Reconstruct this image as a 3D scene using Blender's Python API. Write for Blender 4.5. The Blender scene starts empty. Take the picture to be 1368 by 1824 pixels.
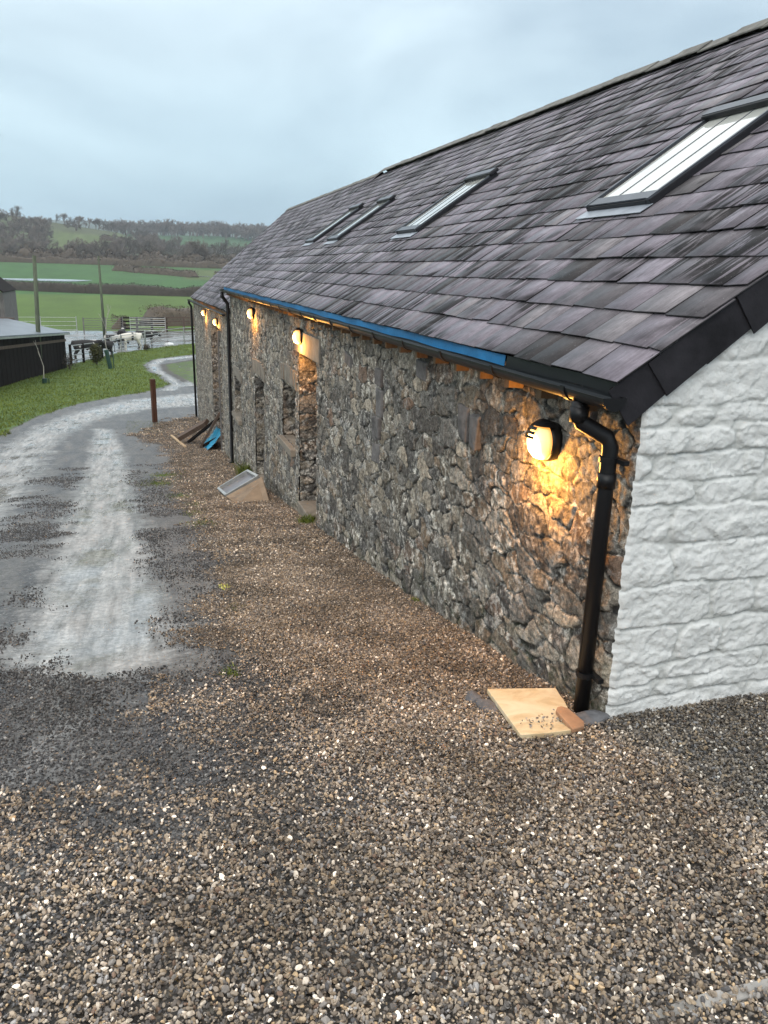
import bpy, bmesh, math, random
import numpy as np
from mathutils import Vector, Matrix
R = math.radians
random.seed(7); rng = np.random.default_rng(7)
SC = bpy.context.scene; COL = SC.collection

# ------------------------------------------------------------------ camera
CAM = Vector((-2.1117, -3.0624, 2.0997))
PITCH, ROLL, YAW, FPX = 0.291688, 0.025585, 0.293148, 1420.44
fw = Vector((math.sin(YAW)*math.cos(PITCH), math.cos(YAW)*math.cos(PITCH), -math.sin(PITCH)))
r0 = Vector((math.cos(YAW), -math.sin(YAW), 0)); u0 = r0.cross(fw)
cr = math.cos(ROLL)*r0 + math.sin(ROLL)*u0; cu = -math.sin(ROLL)*r0 + math.cos(ROLL)*u0
cd = bpy.data.cameras.new('camera'); cam = bpy.data.objects.new('camera', cd); COL.objects.link(cam)
cd.sensor_fit = 'VERTICAL'; cd.sensor_height = 24.0; cd.lens = 24.0*FPX/1824.0
cd.clip_start = 0.05; cd.clip_end = 9000
m = Matrix((cr, cu, -fw)).transposed().to_4x4(); m.translation = CAM; cam.matrix_world = m
SC.camera = cam

# ------------------------------------------------------------------ world: overcast dusk sky
SUN_EL, SUN_AZ = R(38), R(215)      # azimuth measured from +Y clockwise: from behind the camera, left
w = bpy.data.worlds.new('World'); SC.world = w; w.use_nodes = True
wn = w.node_tree.nodes; wl = w.node_tree.links; wn.clear()
wo = wn.new('ShaderNodeOutputWorld'); bg = wn.new('ShaderNodeBackground')
sky = wn.new('ShaderNodeTexSky'); sky.sky_type = 'NISHITA'; sky.sun_disc = False
sky.sun_elevation = SUN_EL; sky.sun_rotation = SUN_AZ; sky.air_density = 1.0; sky.dust_density = 2.0
tc = wn.new('ShaderNodeTexCoord'); sep = wn.new('ShaderNodeSeparateXYZ')
wl.new(tc.outputs['Generated'], sep.inputs[0])
mp = wn.new('ShaderNodeMapping'); mp.inputs['Scale'].default_value = (1.0, 1.0, 2.6)
wl.new(tc.outputs['Generated'], mp.inputs[0])
def wnoise(scale, detail, rough):
    n = wn.new('ShaderNodeTexNoise'); n.inputs['Scale'].default_value = scale
    n.inputs['Detail'].default_value = detail; n.inputs['Roughness'].default_value = rough
    n.inputs['Distortion'].default_value = 0.4
    wl.new(mp.outputs[0], n.inputs['Vector']); return n
n1 = wnoise(2.1, 6, 0.5)
cr1 = wn.new('ShaderNodeValToRGB'); wl.new(n1.outputs['Fac'], cr1.inputs[0])
cr1.color_ramp.elements[0].position = 0.36; cr1.color_ramp.elements[0].color = (2.5, 3.25, 3.75, 1)
cr1.color_ramp.elements[1].position = 0.66; cr1.color_ramp.elements[1].color = (4.5, 5.45, 5.85, 1)
# vertical profile: brighter bank low down, brighter again towards the zenith (overcast)
cr2 = wn.new('ShaderNodeValToRGB'); wl.new(sep.outputs['Z'], cr2.inputs[0])
e = cr2.color_ramp.elements
e[0].position = 0.0; e[0].color = (0.80, 0.98, 1.06, 1)
e[1].position = 1.0; e[1].color = (2.95, 2.35, 2.1, 1)
for p, c in ((0.05, (.86, 1.0, 1.06)), (0.10, (0.93, 1.0, 1.02)), (0.22, (1.0, 1.0, 1.0)), (0.30, (1.08, 1.05, 1.05)), (0.55, (2.1, 1.78, 1.66))):
    x = e.new(p); x.color = (*c, 1)
mul = wn.new('ShaderNodeMix'); mul.data_type = 'RGBA'; mul.blend_type = 'MULTIPLY'; mul.inputs[0].default_value = 1
wl.new(cr1.outputs[0], mul.inputs[6]); wl.new(cr2.outputs[0], mul.inputs[7])
mx = wn.new('ShaderNodeMix'); mx.data_type = 'RGBA'; mx.inputs[0].default_value = 0.9
wl.new(sky.outputs[0], mx.inputs[6]); wl.new(mul.outputs[2], mx.inputs[7])
wl.new(mx.outputs[2], bg.inputs[0]); bg.inputs[1].default_value = 0.15
wl.new(bg.outputs[0], wo.inputs[0])

sd = bpy.data.lights.new('sun', 'SUN'); sd.energy = .9; sd.angle = R(40); sd.color = (1.0, 0.97, 0.93)
so = bpy.data.objects.new('sun', sd); COL.objects.link(so)
sdir = Vector((math.sin(SUN_AZ)*math.cos(SUN_EL), math.cos(SUN_AZ)*math.cos(SUN_EL), math.sin(SUN_EL)))
so.rotation_euler = sdir.to_track_quat('Z', 'Y').to_euler(); so.location = (0, 0, 60)
SC.view_settings.view_transform = 'Standard'; SC.view_settings.look = 'None'
SC.view_settings.exposure = 0.42; SC.view_settings.gamma = 1.0
SC.cycles.max_bounces = 6; SC.cycles.use_denoising = True; SC.cycles.denoiser = 'OPENIMAGEDENOISE'; SC.cycles.denoising_prefilter = 'ACCURATE'
SC.cycles.volume_bounces = 0

# ------------------------------------------------------------------ noise in numpy
def _h(ix, iy, s):
    n = (ix.astype(np.int64)*374761393 + iy.astype(np.int64)*668265263 + s*1442695041) & 0xffffffff
    n = ((n ^ (n >> 13))*1274126177) & 0xffffffff
    n = ((n ^ (n >> 15))*2246822519) & 0xffffffff
    return ((n ^ (n >> 16)) & 0xffffff)/float(0xffffff)
def vn(x, y, s=0):
    ix = np.floor(x); iy = np.floor(y); fx = x-ix; fy = y-iy
    fx = fx*fx*(3-2*fx); fy = fy*fy*(3-2*fy)
    a = _h(ix, iy, s); b = _h(ix+1, iy, s); c = _h(ix, iy+1, s); d = _h(ix+1, iy+1, s)
    return (a*(1-fx)+b*fx)*(1-fy)+(c*(1-fx)+d*fx)*fy
def fbm(x, y, o=4, s=0):
    t = 0; a = .5
    for k in range(o):
        t = t + a*vn(x*2**k, y*2**k, s+k*17); a *= .5
    return t/(1-.5**o)
def sst(a, b, x):
    t = np.clip((x-a)/(b-a), 0, 1); return t*t*(3-2*t)

# ------------------------------------------------------------------ terrain
KY = [-60, -12, -8, -3, 0, 2.1, 3.6, 6.9, 12, 17.6, 23, 30, 42, 55, 70, 90, 220]
KZ = [3.2, 1.55, 1.15, .5, 0, -.41, -.667, -1.18, -1.97, -2.79, -3.25, -3.7, -4.25, -4.6, -4.85, -5, -5]
BA = [-.4, -.17, -.129, -.094, -.022, .037, .105, .4]; EA = [.068, .061, .050, .046, .036, .019, .016, .013]
def T(x, y):
    x = np.asarray(x, float); y = np.asarray(y, float)
    near = np.interp(y, KY, KZ)
    # building platform: the floor is level behind the walls
    b = np.clip(x/np.maximum(y, 200), -.45, .45)
    A = np.interp(b, BA, EA)
    ys = [220, 300, 420, 540, 820, 880, 900, 1100, 1300, 2600, 3300]
    one = np.ones_like(A)
    es = [-.0323*one, -.014*one, .0015*one, .009*one, A, A-.006, A-.006, .036*one, .030*one, .047*one, .03*one]
    e = np.zeros_like(A*y)
    for k in range(len(ys)-1):
        t = np.clip((y-ys[k])/(ys[k+1]-ys[k]), 0, 1); t = t*t*(3-2*t) if k in (3, 6, 8) else t
        seg = es[k]*(1-t)+es[k+1]*t
        e = np.where((y >= ys[k]) & (y <= ys[k+1]), seg, e)
    e = np.where(y > 3300, .03, e)
    far = 2.1 + y*e + (fbm(x/90., y/90., 3, 5)-.5)*np.clip((y-450)/100, 0, 1)*6
    z = np.where(y > 220, far, near)
    z = z + (fbm(x*1.3, y*1.3, 3, 3)-.5)*.05*np.clip((y+10)/8, 0, 1)
    return z
def Tz(x, y): return float(T(np.array([x]), np.array([y]))[0])

# ------------------------------------------------------------------ object helpers
def prop(o, label=None, cat=None, group=None, kind=None):
    if label: o['label'] = label
    if cat: o['category'] = cat
    if group: o['group'] = group
    if kind: o['kind'] = kind
    return o
def link(name, me, mat=None, parent=None):
    o = bpy.data.objects.new(name, me); COL.objects.link(o)
    if mat is not None: me.materials.append(mat)
    if parent is not None: o.parent = parent
    return o
def thing(name, label, cat, loc=(0, 0, 0), rz=0, group=None):
    o = bpy.data.objects.new(name, None); COL.objects.link(o); o.empty_display_size = .1
    o.location = loc; o.rotation_euler = (0, 0, rz); return prop(o, label, cat, group)
def npmesh(name, V, F, smooth=False, attrs=None):
    V = np.asarray(V, np.float32); F = np.asarray(F, np.int32)
    me = bpy.data.meshes.new(name); k = F.shape[1]
    me.vertices.add(len(V)); me.vertices.foreach_set('co', V.ravel())
    me.loops.add(F.size); me.loops.foreach_set('vertex_index', F.ravel())
    me.polygons.add(len(F)); me.polygons.foreach_set('loop_start', np.arange(0, F.size, k, dtype=np.int32))
    if smooth: me.polygons.foreach_set('use_smooth', np.ones(len(F), bool))
    for n, a in (attrs or {}).items():
        if a.ndim == 2:
            at = me.attributes.new(n, 'FLOAT_COLOR', 'POINT'); at.data.foreach_set('color', a.astype(np.float32).ravel())
        else:
            at = me.attributes.new(n, 'FLOAT', 'POINT'); at.data.foreach_set('value', a.astype(np.float32))
    me.update(calc_edges=True); me.validate(); return me
def sub_faces(V, F, keep, attrs):
    F = F[keep]; u, inv = np.unique(F, return_inverse=True)
    return V[u], inv.reshape(F.shape), {k: a[u] for k, a in attrs.items()}
def grid_faces(nu, nv):
    i = np.arange(nu*nv).reshape(nu, nv)
    return np.stack([i[:-1, :-1], i[1:, :-1], i[1:, 1:], i[:-1, 1:]], -1).reshape(-1, 4)
class MB:                                     # small poly collector
    def __init__(s): s.v = []; s.f = []
    def box(s, c, d, M=None, jit=0, taper=None):
        b = len(s.v)
        for i in range(8):
            p = Vector(((1 if i & 1 else -1)*d[0]/2, (1 if i & 2 else -1)*d[1]/2, (1 if i & 4 else -1)*d[2]/2))
            if taper and i & 4: p.x *= taper; p.y *= taper
            if jit: p += Vector([random.uniform(-jit, jit) for _ in range(3)])
            if M is not None: p = M @ p
            s.v.append(tuple(p+Vector(c)))
        s.f += [tuple(b+i for i in q) for q in ((0, 2, 3, 1), (4, 5, 7, 6), (0, 1, 5, 4), (2, 6, 7, 3), (0, 4, 6, 2), (1, 3, 7, 5))]
        return s
    def beam(s, a, b, wd, h, up=(0, 0, 1)):
        a = Vector(a); b = Vector(b); d = (b-a); L = d.length; d.normalize()
        x = d.cross(Vector(up)); x.normalize(); z = x.cross(d)
        M = Matrix((x, d, z)).transposed()
        return s.box((a+b)/2, (wd, L, h), M)
    def tube(s, pts, rad, n=10, cap=True):
        pts = [Vector(p) for p in pts]; rr = rad if hasattr(rad, '__len__') else [rad]*len(pts)
        b0 = len(s.v); prev = None
        for i, p in enumerate(pts):
            t = (pts[min(i+1, len(pts)-1)]-pts[max(i-1, 0)]).normalized()
            if prev is None:
                x = t.cross(Vector((0, 0, 1)) if abs(t.z) < .9 else Vector((1, 0, 0))).normalized()
            else: x = (prev - t*prev.dot(t)).normalized()
            prev = x; y = t.cross(x)
            for k in range(n):
                a = 2*math.pi*k/n; s.v.append(tuple(p+(x*math.cos(a)+y*math.sin(a))*rr[i]))
        for i in range(len(pts)-1):
            for k in range(n):
                s.f.append((b0+i*n+k, b0+i*n+(k+1) % n, b0+(i+1)*n+(k+1) % n, b0+(i+1)*n+k))
        if cap:
            s.f.append(tuple(b0+k for k in range(n))[::-1]); e = b0+(len(pts)-1)*n; s.f.append(tuple(e+k for k in range(n)))
        return s
    def poly(s, pts): b = len(s.v); s.v += [tuple(p) for p in pts]; s.f.append(tuple(range(b, b+len(pts)))); return s
    def build(s, name, mat, parent=None, smooth=False, bevel=0):
        me = bpy.data.meshes.new(name); me.from_pydata(s.v, [], s.f)
        bm = bmesh.new(); bm.from_mesh(me); bmesh.ops.recalc_face_normals(bm, faces=bm.faces); bm.to_mesh(me); bm.free()
        if smooth:
            for p in me.polygons: p.use_smooth = len(p.vertices) == 4
        me.update(); o = link(name, me, mat, parent)
        if bevel:
            b = o.modifiers.new('bevel', 'BEVEL'); b.width = bevel; b.segments = 2; b.limit_method = 'ANGLE'
        return o
def lathe(mb, prof, n=24, M=None):            # profile (r, z) about local z
    b = len(mb.v)
    for r, z in prof:
        for k in range(n):
            a = 2*math.pi*k/n; p = Vector((r*math.cos(a), r*math.sin(a), z)); p = M @ p if M else p; mb.v.append(tuple(p))
    for i in range(len(prof)-1):
        for k in range(n): mb.f.append((b+i*n+k, b+i*n+(k+1) % n, b+(i+1)*n+(k+1) % n, b+(i+1)*n+k))
    mb.f.append(tuple(b+k for k in range(n))[::-1]); mb.f.append(tuple(b+(len(prof)-1)*n+k for k in range(n)))
    return mb

# ------------------------------------------------------------------ material helpers
class NT:
    def __init__(s, name):
        s.m = bpy.data.materials.new(name); s.m.use_nodes = True; s.t = s.m.node_tree; s.n = s.t.nodes; s.l = s.t.links
        s.b = s.n['Principled BSDF']; s._c = None
    def node(s, t, **k):
        x = s.n.new(t)
        for a, b in k.items(): setattr(x, a, b)
        return x
    def set(s, sock, v):
        if isinstance(v, bpy.types.NodeSocket): s.l.new(v, sock)
        elif hasattr(v, '__len__'): sock.default_value = (*v, 1) if sock.type == 'RGBA' and len(v) == 3 else v
        else: sock.default_value = v
    def co(s, kind='Object', scale=(1, 1, 1), rot=(0, 0, 0), add=None):
        if s._c is None: s._c = s.node('ShaderNodeTexCoord')
        if kind == 'World': o = s.node('ShaderNodeNewGeometry').outputs['Position']
        else: o = s._c.outputs[kind]
        if add is not None:
            a = s.node('ShaderNodeVectorMath', operation='ADD'); s.l.new(o, a.inputs[0]); s.set(a.inputs[1], add); o = a.outputs[0]
        mpn = s.node('ShaderNodeMapping'); mpn.inputs['Scale'].default_value = scale; mpn.inputs['Rotation'].default_value = rot
        s.l.new(o, mpn.inputs[0]); return mpn.outputs[0]
    def noise(s, scale, detail=5, rough=.55, vec=None, dist=0, out='Fac'):
        n = s.node('ShaderNodeTexNoise'); n.inputs['Scale'].default_value = scale; n.inputs['Detail'].default_value = detail
        n.inputs['Roughness'].default_value = rough; n.inputs['Distortion'].default_value = dist
        s.l.new(vec if vec is not None else s.co('World'), n.inputs['Vector']); return n.outputs[out]
    def vor(s, scale, vec=None, feat='F1', out='Distance'):
        n = s.node('ShaderNodeTexVoronoi', feature=feat); n.inputs['Scale'].default_value = scale
        s.l.new(vec if vec is not None else s.co('World'), n.inputs['Vector']); return n.outputs[out]
    def ridge(s, scale, detail=8, rough=.6, vec=None, dist=0):
        n = s.node('ShaderNodeTexNoise', noise_type='RIDGED_MULTIFRACTAL'); n.inputs['Scale'].default_value = scale; n.inputs['Detail'].default_value = detail
        n.inputs['Roughness'].default_value = rough; n.inputs['Distortion'].default_value = dist
        s.l.new(vec if vec is not None else s.co('World'), n.inputs['Vector']); return n.outputs['Fac']
    def ramp(s, fac, stops, interp='LINEAR'):
        n = s.node('ShaderNodeValToRGB'); s.l.new(fac, n.inputs[0]); e = n.color_ramp.elements; n.color_ramp.interpolation = interp
        while len(e) > 1: e.remove(e[-1])
        for i, (p, c) in enumerate(stops):
            c = (c, c, c) if not hasattr(c, '__len__') else c
            x = e[0] if i == 0 else e.new(p)
            x.position = p; x.color = (*c, 1)
        return n.outputs[0]
    def mix(s, f, a, b, mode='MIX'):
        n = s.node('ShaderNodeMix', data_type='RGBA', blend_type=mode); s.set(n.inputs[0], f); s.set(n.inputs[6], a); s.set(n.inputs[7], b)
        return n.outputs[2]
    def math(s, op, a, b=0.0, clamp=False):
        n = s.node('ShaderNodeMath', operation=op, use_clamp=clamp); s.set(n.inputs[0], a); s.set(n.inputs[1], b); return n.outputs[0]
    def attr(s, name, out='Fac'):
        n = s.node('ShaderNodeAttribute', attribute_name=name); return n.outputs[out]
    def bump(s, h, strength=.5, dist=.01, prev=None):
        n = s.node('ShaderNodeBump'); n.inputs['Strength'].default_value = strength; n.inputs['Distance'].default_value = dist
        s.l.new(h, n.inputs['Height'])
        if prev is not None: s.l.new(prev, n.inputs['Normal'])
        return n.outputs[0]
    def out(s, col=None, rough=None, normal=None, metal=None, spec=None, coat=None):
        for k, v in (('Base Color', col), ('Roughness', rough), ('Normal', normal), ('Metallic', metal), ('Specular IOR Level', spec), ('Coat Weight', coat)):
            if v is not None: s.set(s.b.inputs[k], v)
        return s.m
def simple(name, col, rough=.6, var=.25, scale=8, bump=.2, metal=0, bscale=60, bdist=.004, spec=None):
    t = NT(name); v = t.noise(scale, 6, .6, t.co('Object'))
    c = t.ramp(v, [(.3, tuple(x*(1-var) for x in col)), (.7, tuple(min(1, x*(1+var)) for x in col))])
    return t.out(c, t.math('MULTIPLY_ADD', t.noise(scale*3, 3, .6, t.co('Object')), .2) if False else rough,
                 t.bump(t.noise(bscale, 4, .6, t.co('Object')), bump, bdist), metal, spec)

# slate
def slate_mat():
    t = NT('slate'); g = t.node('ShaderNodeNewGeometry').outputs['Random Per Island']
    w_ = t.node('ShaderNodeTexWhiteNoise', noise_dimensions='1D'); t.l.new(g, w_.inputs['W'])
    col = t.ramp(g, [(0, (.125, .115, .132)), (.10, (.155, .143, .166)), (.2, (.098, .092, .102)), (.28, (.185, .172, .198)), (.38, (.135, .124, .142)),
                     (.46, (.142, .132, .146)), (.54, (.165, .150, .174)), (.62, (.085, .080, .086)), (.68, (.182, .172, .182)), (.75, (.14, .130, .15)),
                     (.84, (.215, .20, .23)), (.89, (.04, .037, .038)), (.93, (.15, .136, .156)), (.97, (.11, .106, .11))], 'CONSTANT')
    col = t.mix(1, col, (1.26, 1.21, 1.20), 'MULTIPLY')
    off = t.node('ShaderNodeVectorMath', operation='SCALE'); t.l.new(w_.outputs['Color'], off.inputs[0]); off.inputs['Scale'].default_value = 37
    # the texture runs down the slope: streaks stretched along x/z, tight along y
    st = t.noise(1, 6, .66, t.co('World', (1.7, 17, 1.7), add=off.outputs[0]), dist=.5)
    wet = t.ramp(st, [(.45, 0), (.50, 1)])
    sel = t.ramp(w_.outputs['Value'], [(.25, .15), (.4, .6), (.55, 1)])
    big = t.ramp(t.noise(1.0, 4, .6, t.co('World', (1, .6, 1))), [(.46, .06), (.53, 1)])
    k = t.math('MULTIPLY', t.math('MULTIPLY', wet, sel), big)
    col = t.mix(t.math('MULTIPLY', k, .93), col, (.012, .011, .011))
    fine = t.noise(1, 6, .7, t.co('World', (9, 60, 9), add=off.outputs[0]))
    col = t.mix(.38, col, t.ramp(fine, [(.36, .28), (.5, .5), (.64, .72)]), 'OVERLAY')
    blot = t.noise(9, 8, .72)
    col = t.mix(.45, col, t.ramp(blot, [(.36, .25), (.5, .5), (.66, .75)]), 'OVERLAY')
    spk = t.ramp(t.noise(85, 3, .6), [(.66, 0), (.71, 1)])
    col = t.mix(t.math('MULTIPLY', spk, .6), col, (.33, .33, .32))
    h = t.math('ADD', t.noise(1, 6, .65, t.co('World', (14, 40, 14), add=off.outputs[0])), t.math('MULTIPLY', t.noise(120, 3), .25))
    r = t.ramp(t.noise(3.5, 5, .6), [(.3, .36), (.7, .6)])
    return t.out(col, t.mix(k, r, (.6, .6, .6)), t.bump(h, .5, .004), spec=.2)
M_SLATE = slate_mat()
M_SLATE_E = simple('slate_edge_shade', (.03, .028, .03), .7, .5, 30, .3)  # dark wet slate sides; the tone also paints gap shade into the joints
M_SLATE_D = simple('dark_verge_slate', (.020, .019, .022), .6, .5, 5, .4, 0, 40, .005, .12)
# rubble stone wall: per-vertex stone data (x stone id, y stone mask, z height) + weathering
def rubble_mat():
    t = NT('rubble_stone'); a = t.node('ShaderNodeAttribute', attribute_name='stone').outputs['Color']
    sp = t.node('ShaderNodeSeparateColor'); t.l.new(a, sp.inputs[0]); sid, msk, hh = sp.outputs
    base = t.ramp(sid, [(0, (.075, .072, .066)), (.14, (.13, .118, .098)), (.24, (.058, .057, .058)), (.36, (.165, .158, .142)), (.46, (.1, .09, .074)),
                        (.56, (.13, .1, .072)), (.64, (.088, .088, .085)), (.74, (.19, .175, .15)), (.84, (.098, .07, .054)), (.92, (.05, .048, .046)), (1, (.12, .115, .105))], 'CONSTANT')
    base = t.mix(1, base, (1.95, 1.82, 1.66), 'MULTIPLY')
    base = t.mix(.8, base, t.ramp(t.noise(30, 9, .72), [(.38, .15), (.5, .5), (.62, .88)]), 'OVERLAY')
    cn = t.noise(17, 8, .70, dist=.25)
    crust = t.ramp(cn, [(.38, (.010, .010, .010)), (.45, (.045, .043, .040)), (.50, (.11, .105, .092)), (.545, (.32, .31, .28)), (.60, (.74, .72, .67))])
    crust = t.mix(1, crust, t.ramp(t.noise(3.2, 5, .6), [(.38, (.6, .6, .6)), (.60, (1.9, 1.86, 1.78))]), 'MULTIPLY')
    top = t.ramp(t.noise(1.6, 5, .62, t.co('World', add=(2, 5, 8))), [(.40, 0), (.58, 1)])
    expo = t.math('MULTIPLY', msk, t.math('ADD', t.ramp(sid, [(0, .6), (.2, .3), (.36, 1), (.5, .35), (.64, .95), (.78, .2), (.9, .9)], 'CONSTANT'), t.math('MULTIPLY', top, .35), True))
    expo = t.math('MAXIMUM', expo, t.math('MULTIPLY', msk, t.math('SUBTRACT', 1.0, t.attr('lime'))))
    mort = t.mix(t.ramp(t.noise(6, 6, .65), [(.44, 0), (.60, 1)]), (.40, .37, .31), (.04, .037, .033))
    mort = t.mix(1, mort, (.75, .75, .75), 'MULTIPLY')
    col = t.mix(msk, mort, base)
    col = t.mix(t.math('MULTIPLY', t.math('SUBTRACT', 1.0, expo), t.ramp(t.attr('lime'), [(0, .15), (.5, .85)])), col, crust)
    jn = t.ramp(msk, [(0, 1), (.4, .7), (.85, 0)])
    col = t.mix(t.math('MULTIPLY', jn, t.ramp(t.noise(5, 5, .65, t.co('World', add=(1, 2, 3))), [(.44, 1), (.62, .15)])), col, (.016, .015, .014))
    l1 = t.noise(7.5, 9, .75, dist=.35)
    lf = t.math('MULTIPLY', t.ramp(l1, [(.54, 0), (.61, 1)]), t.ramp(t.noise(1.1, 3, .5), [(.38, .25), (.6, 1)]))
    lf = t.math('MULTIPLY', lf, t.attr('lime'))
    col = t.mix(t.math('MULTIPLY', lf, .7), col, (.50, .49, .46))
    dk = t.math('MULTIPLY', t.ramp(t.noise(5, 8, .7, t.co('World', (1, 1, .45), add=(7, 3, 1))), [(.54, 0), (.66, 1)]), .7)
    col = t.mix(dk, col, (.03, .03, .03))
    moss = t.math('MULTIPLY', t.ramp(t.noise(6, 6, .7, t.co('World', add=(3, 9, 4))), [(.52, 0), (.64, 1)]), t.attr('foot'))
    col = t.mix(t.math('MULTIPLY', moss, .8), col, (.035, .05, .018))
    cav = t.ramp(t.noise(150, 3, .7), [(.3, .45), (.62, 1.25)])
    col = t.mix(1, col, cav, 'MULTIPLY')
    h = t.math('ADD', cn, t.math('ADD', t.math('MULTIPLY', t.noise(60, 6, .7), .35), t.math('MULTIPLY', t.ridge(9, 6, .6), -.25)))
    return t.out(col, t.ramp(t.noise(12, 3), [(.3, .6), (.7, .9)]), t.bump(h, .9, .020), spec=.3)
M_RUBBLE = rubble_mat()
def white_mat():
    t = NT('white_painted_stone'); a = t.node('ShaderNodeAttribute', attribute_name='stone').outputs['Color']
    sp = t.node('ShaderNodeSeparateColor'); t.l.new(a, sp.inputs[0])
    col = t.ramp(t.noise(3, 5, .6), [(.3, (.63, .635, .615)), (.7, (.73, .735, .715))])
    col = t.mix(t.math('MULTIPLY', t.ramp(t.noise(14, 6, .7), [(.58, 0), (.70, 1)]), .35), col, (.44, .45, .40))
    col = t.mix(t.math('MULTIPLY', t.ramp(sp.outputs[1], [(0, 1), (.8, 0)]), .35), col, (.36, .37, .34))
    col = t.mix(t.math('MULTIPLY', t.ramp(t.noise(9, 7, .75), [(.3, 1), (.38, 0)]), t.math('MULTIPLY', t.attr('foot'), .7)), col, (.30, .29, .25))
    h = t.math('ADD', t.math('MULTIPLY', t.ridge(1, 7, .55, t.co('World', (7, 7, 9)), .4), -.32), t.math('MULTIPLY', t.noise(45, 6, .72), .55))
    return t.out(col, .55, t.bump(h, .8, .02), spec=.4)
M_WHITE = white_mat()
def pebble_mat(name, stops, rough):
    t = NT(name); oi = t.node('ShaderNodeObjectInfo'); rnd = oi.outputs['Random']
    col = t.ramp(rnd, stops, 'CONSTANT')
    sh = t.ramp(t.noise(1.6, 5, .65), [(.36, (.68, .67, .66)), (.62, (1.35, 1.35, 1.36))])
    col = t.mix(1, col, sh, 'MULTIPLY')
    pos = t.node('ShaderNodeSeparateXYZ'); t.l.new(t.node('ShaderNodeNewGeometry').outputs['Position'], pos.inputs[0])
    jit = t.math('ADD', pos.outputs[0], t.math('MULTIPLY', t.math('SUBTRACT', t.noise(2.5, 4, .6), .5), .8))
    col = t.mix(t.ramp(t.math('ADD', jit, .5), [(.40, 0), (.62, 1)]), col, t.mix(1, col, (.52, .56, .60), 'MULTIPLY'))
    near_ = t.ramp(t.math('MULTIPLY', t.math('ADD', pos.outputs[1], 1.6), .12), [(0, 0), (.16, .55), (.4, 1), (1, .85)])
    col = t.mix(near_, col, t.mix(1, col, (.78, .715, .655), 'MULTIPLY'))
    col = t.mix(.5, col, t.ramp(t.noise(140, 3, .6), [(.3, .3), (.7, .72)]), 'OVERLAY')
    return t.out(col, rough, t.bump(t.noise(260, 2), .3, .001), spec=.3)
PB = [(0, (.075, .065, .055)), (.10, (.12, .105, .088)), (.22, (.055, .052, .05)), (.31, (.155, .135, .11)), (.42, (.10, .096, .092)), (.52, (.13, .108, .082)),
      (.60, (.085, .078, .072)), (.68, (.21, .19, .165)), (.75, (.042, .042, .044)), (.81, (.155, .128, .095)), (.86, (.14, .14, .142)), (.91, (.32, .30, .27)), (.945, (.21, .165, .11)), (.965, (.095, .07, .055)), (.985, (.45, .43, .39))]
PB = [(p, (c[0]**1.12*3.1, c[1]**1.12*2.96, c[2]**1.12*2.78)) for p, c in PB]
M_PEB = pebble_mat('gravel_pebble', PB, .6)
PD = [(0, (.05, .052, .056)), (.2, (.075, .077, .08)), (.4, (.034, .036, .04)), (.55, (.1, .1, .102)), (.7, (.06, .058, .056)), (.82, (.13, .13, .13)), (.92, (.16, .14, .12)), (.97, (.3, .3, .29))]
PD = [(p, tuple(x*1.05 for x in c)) for p, c in PD]
M_PEBD = pebble_mat('dark_chipping', PD, .38)
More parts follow.
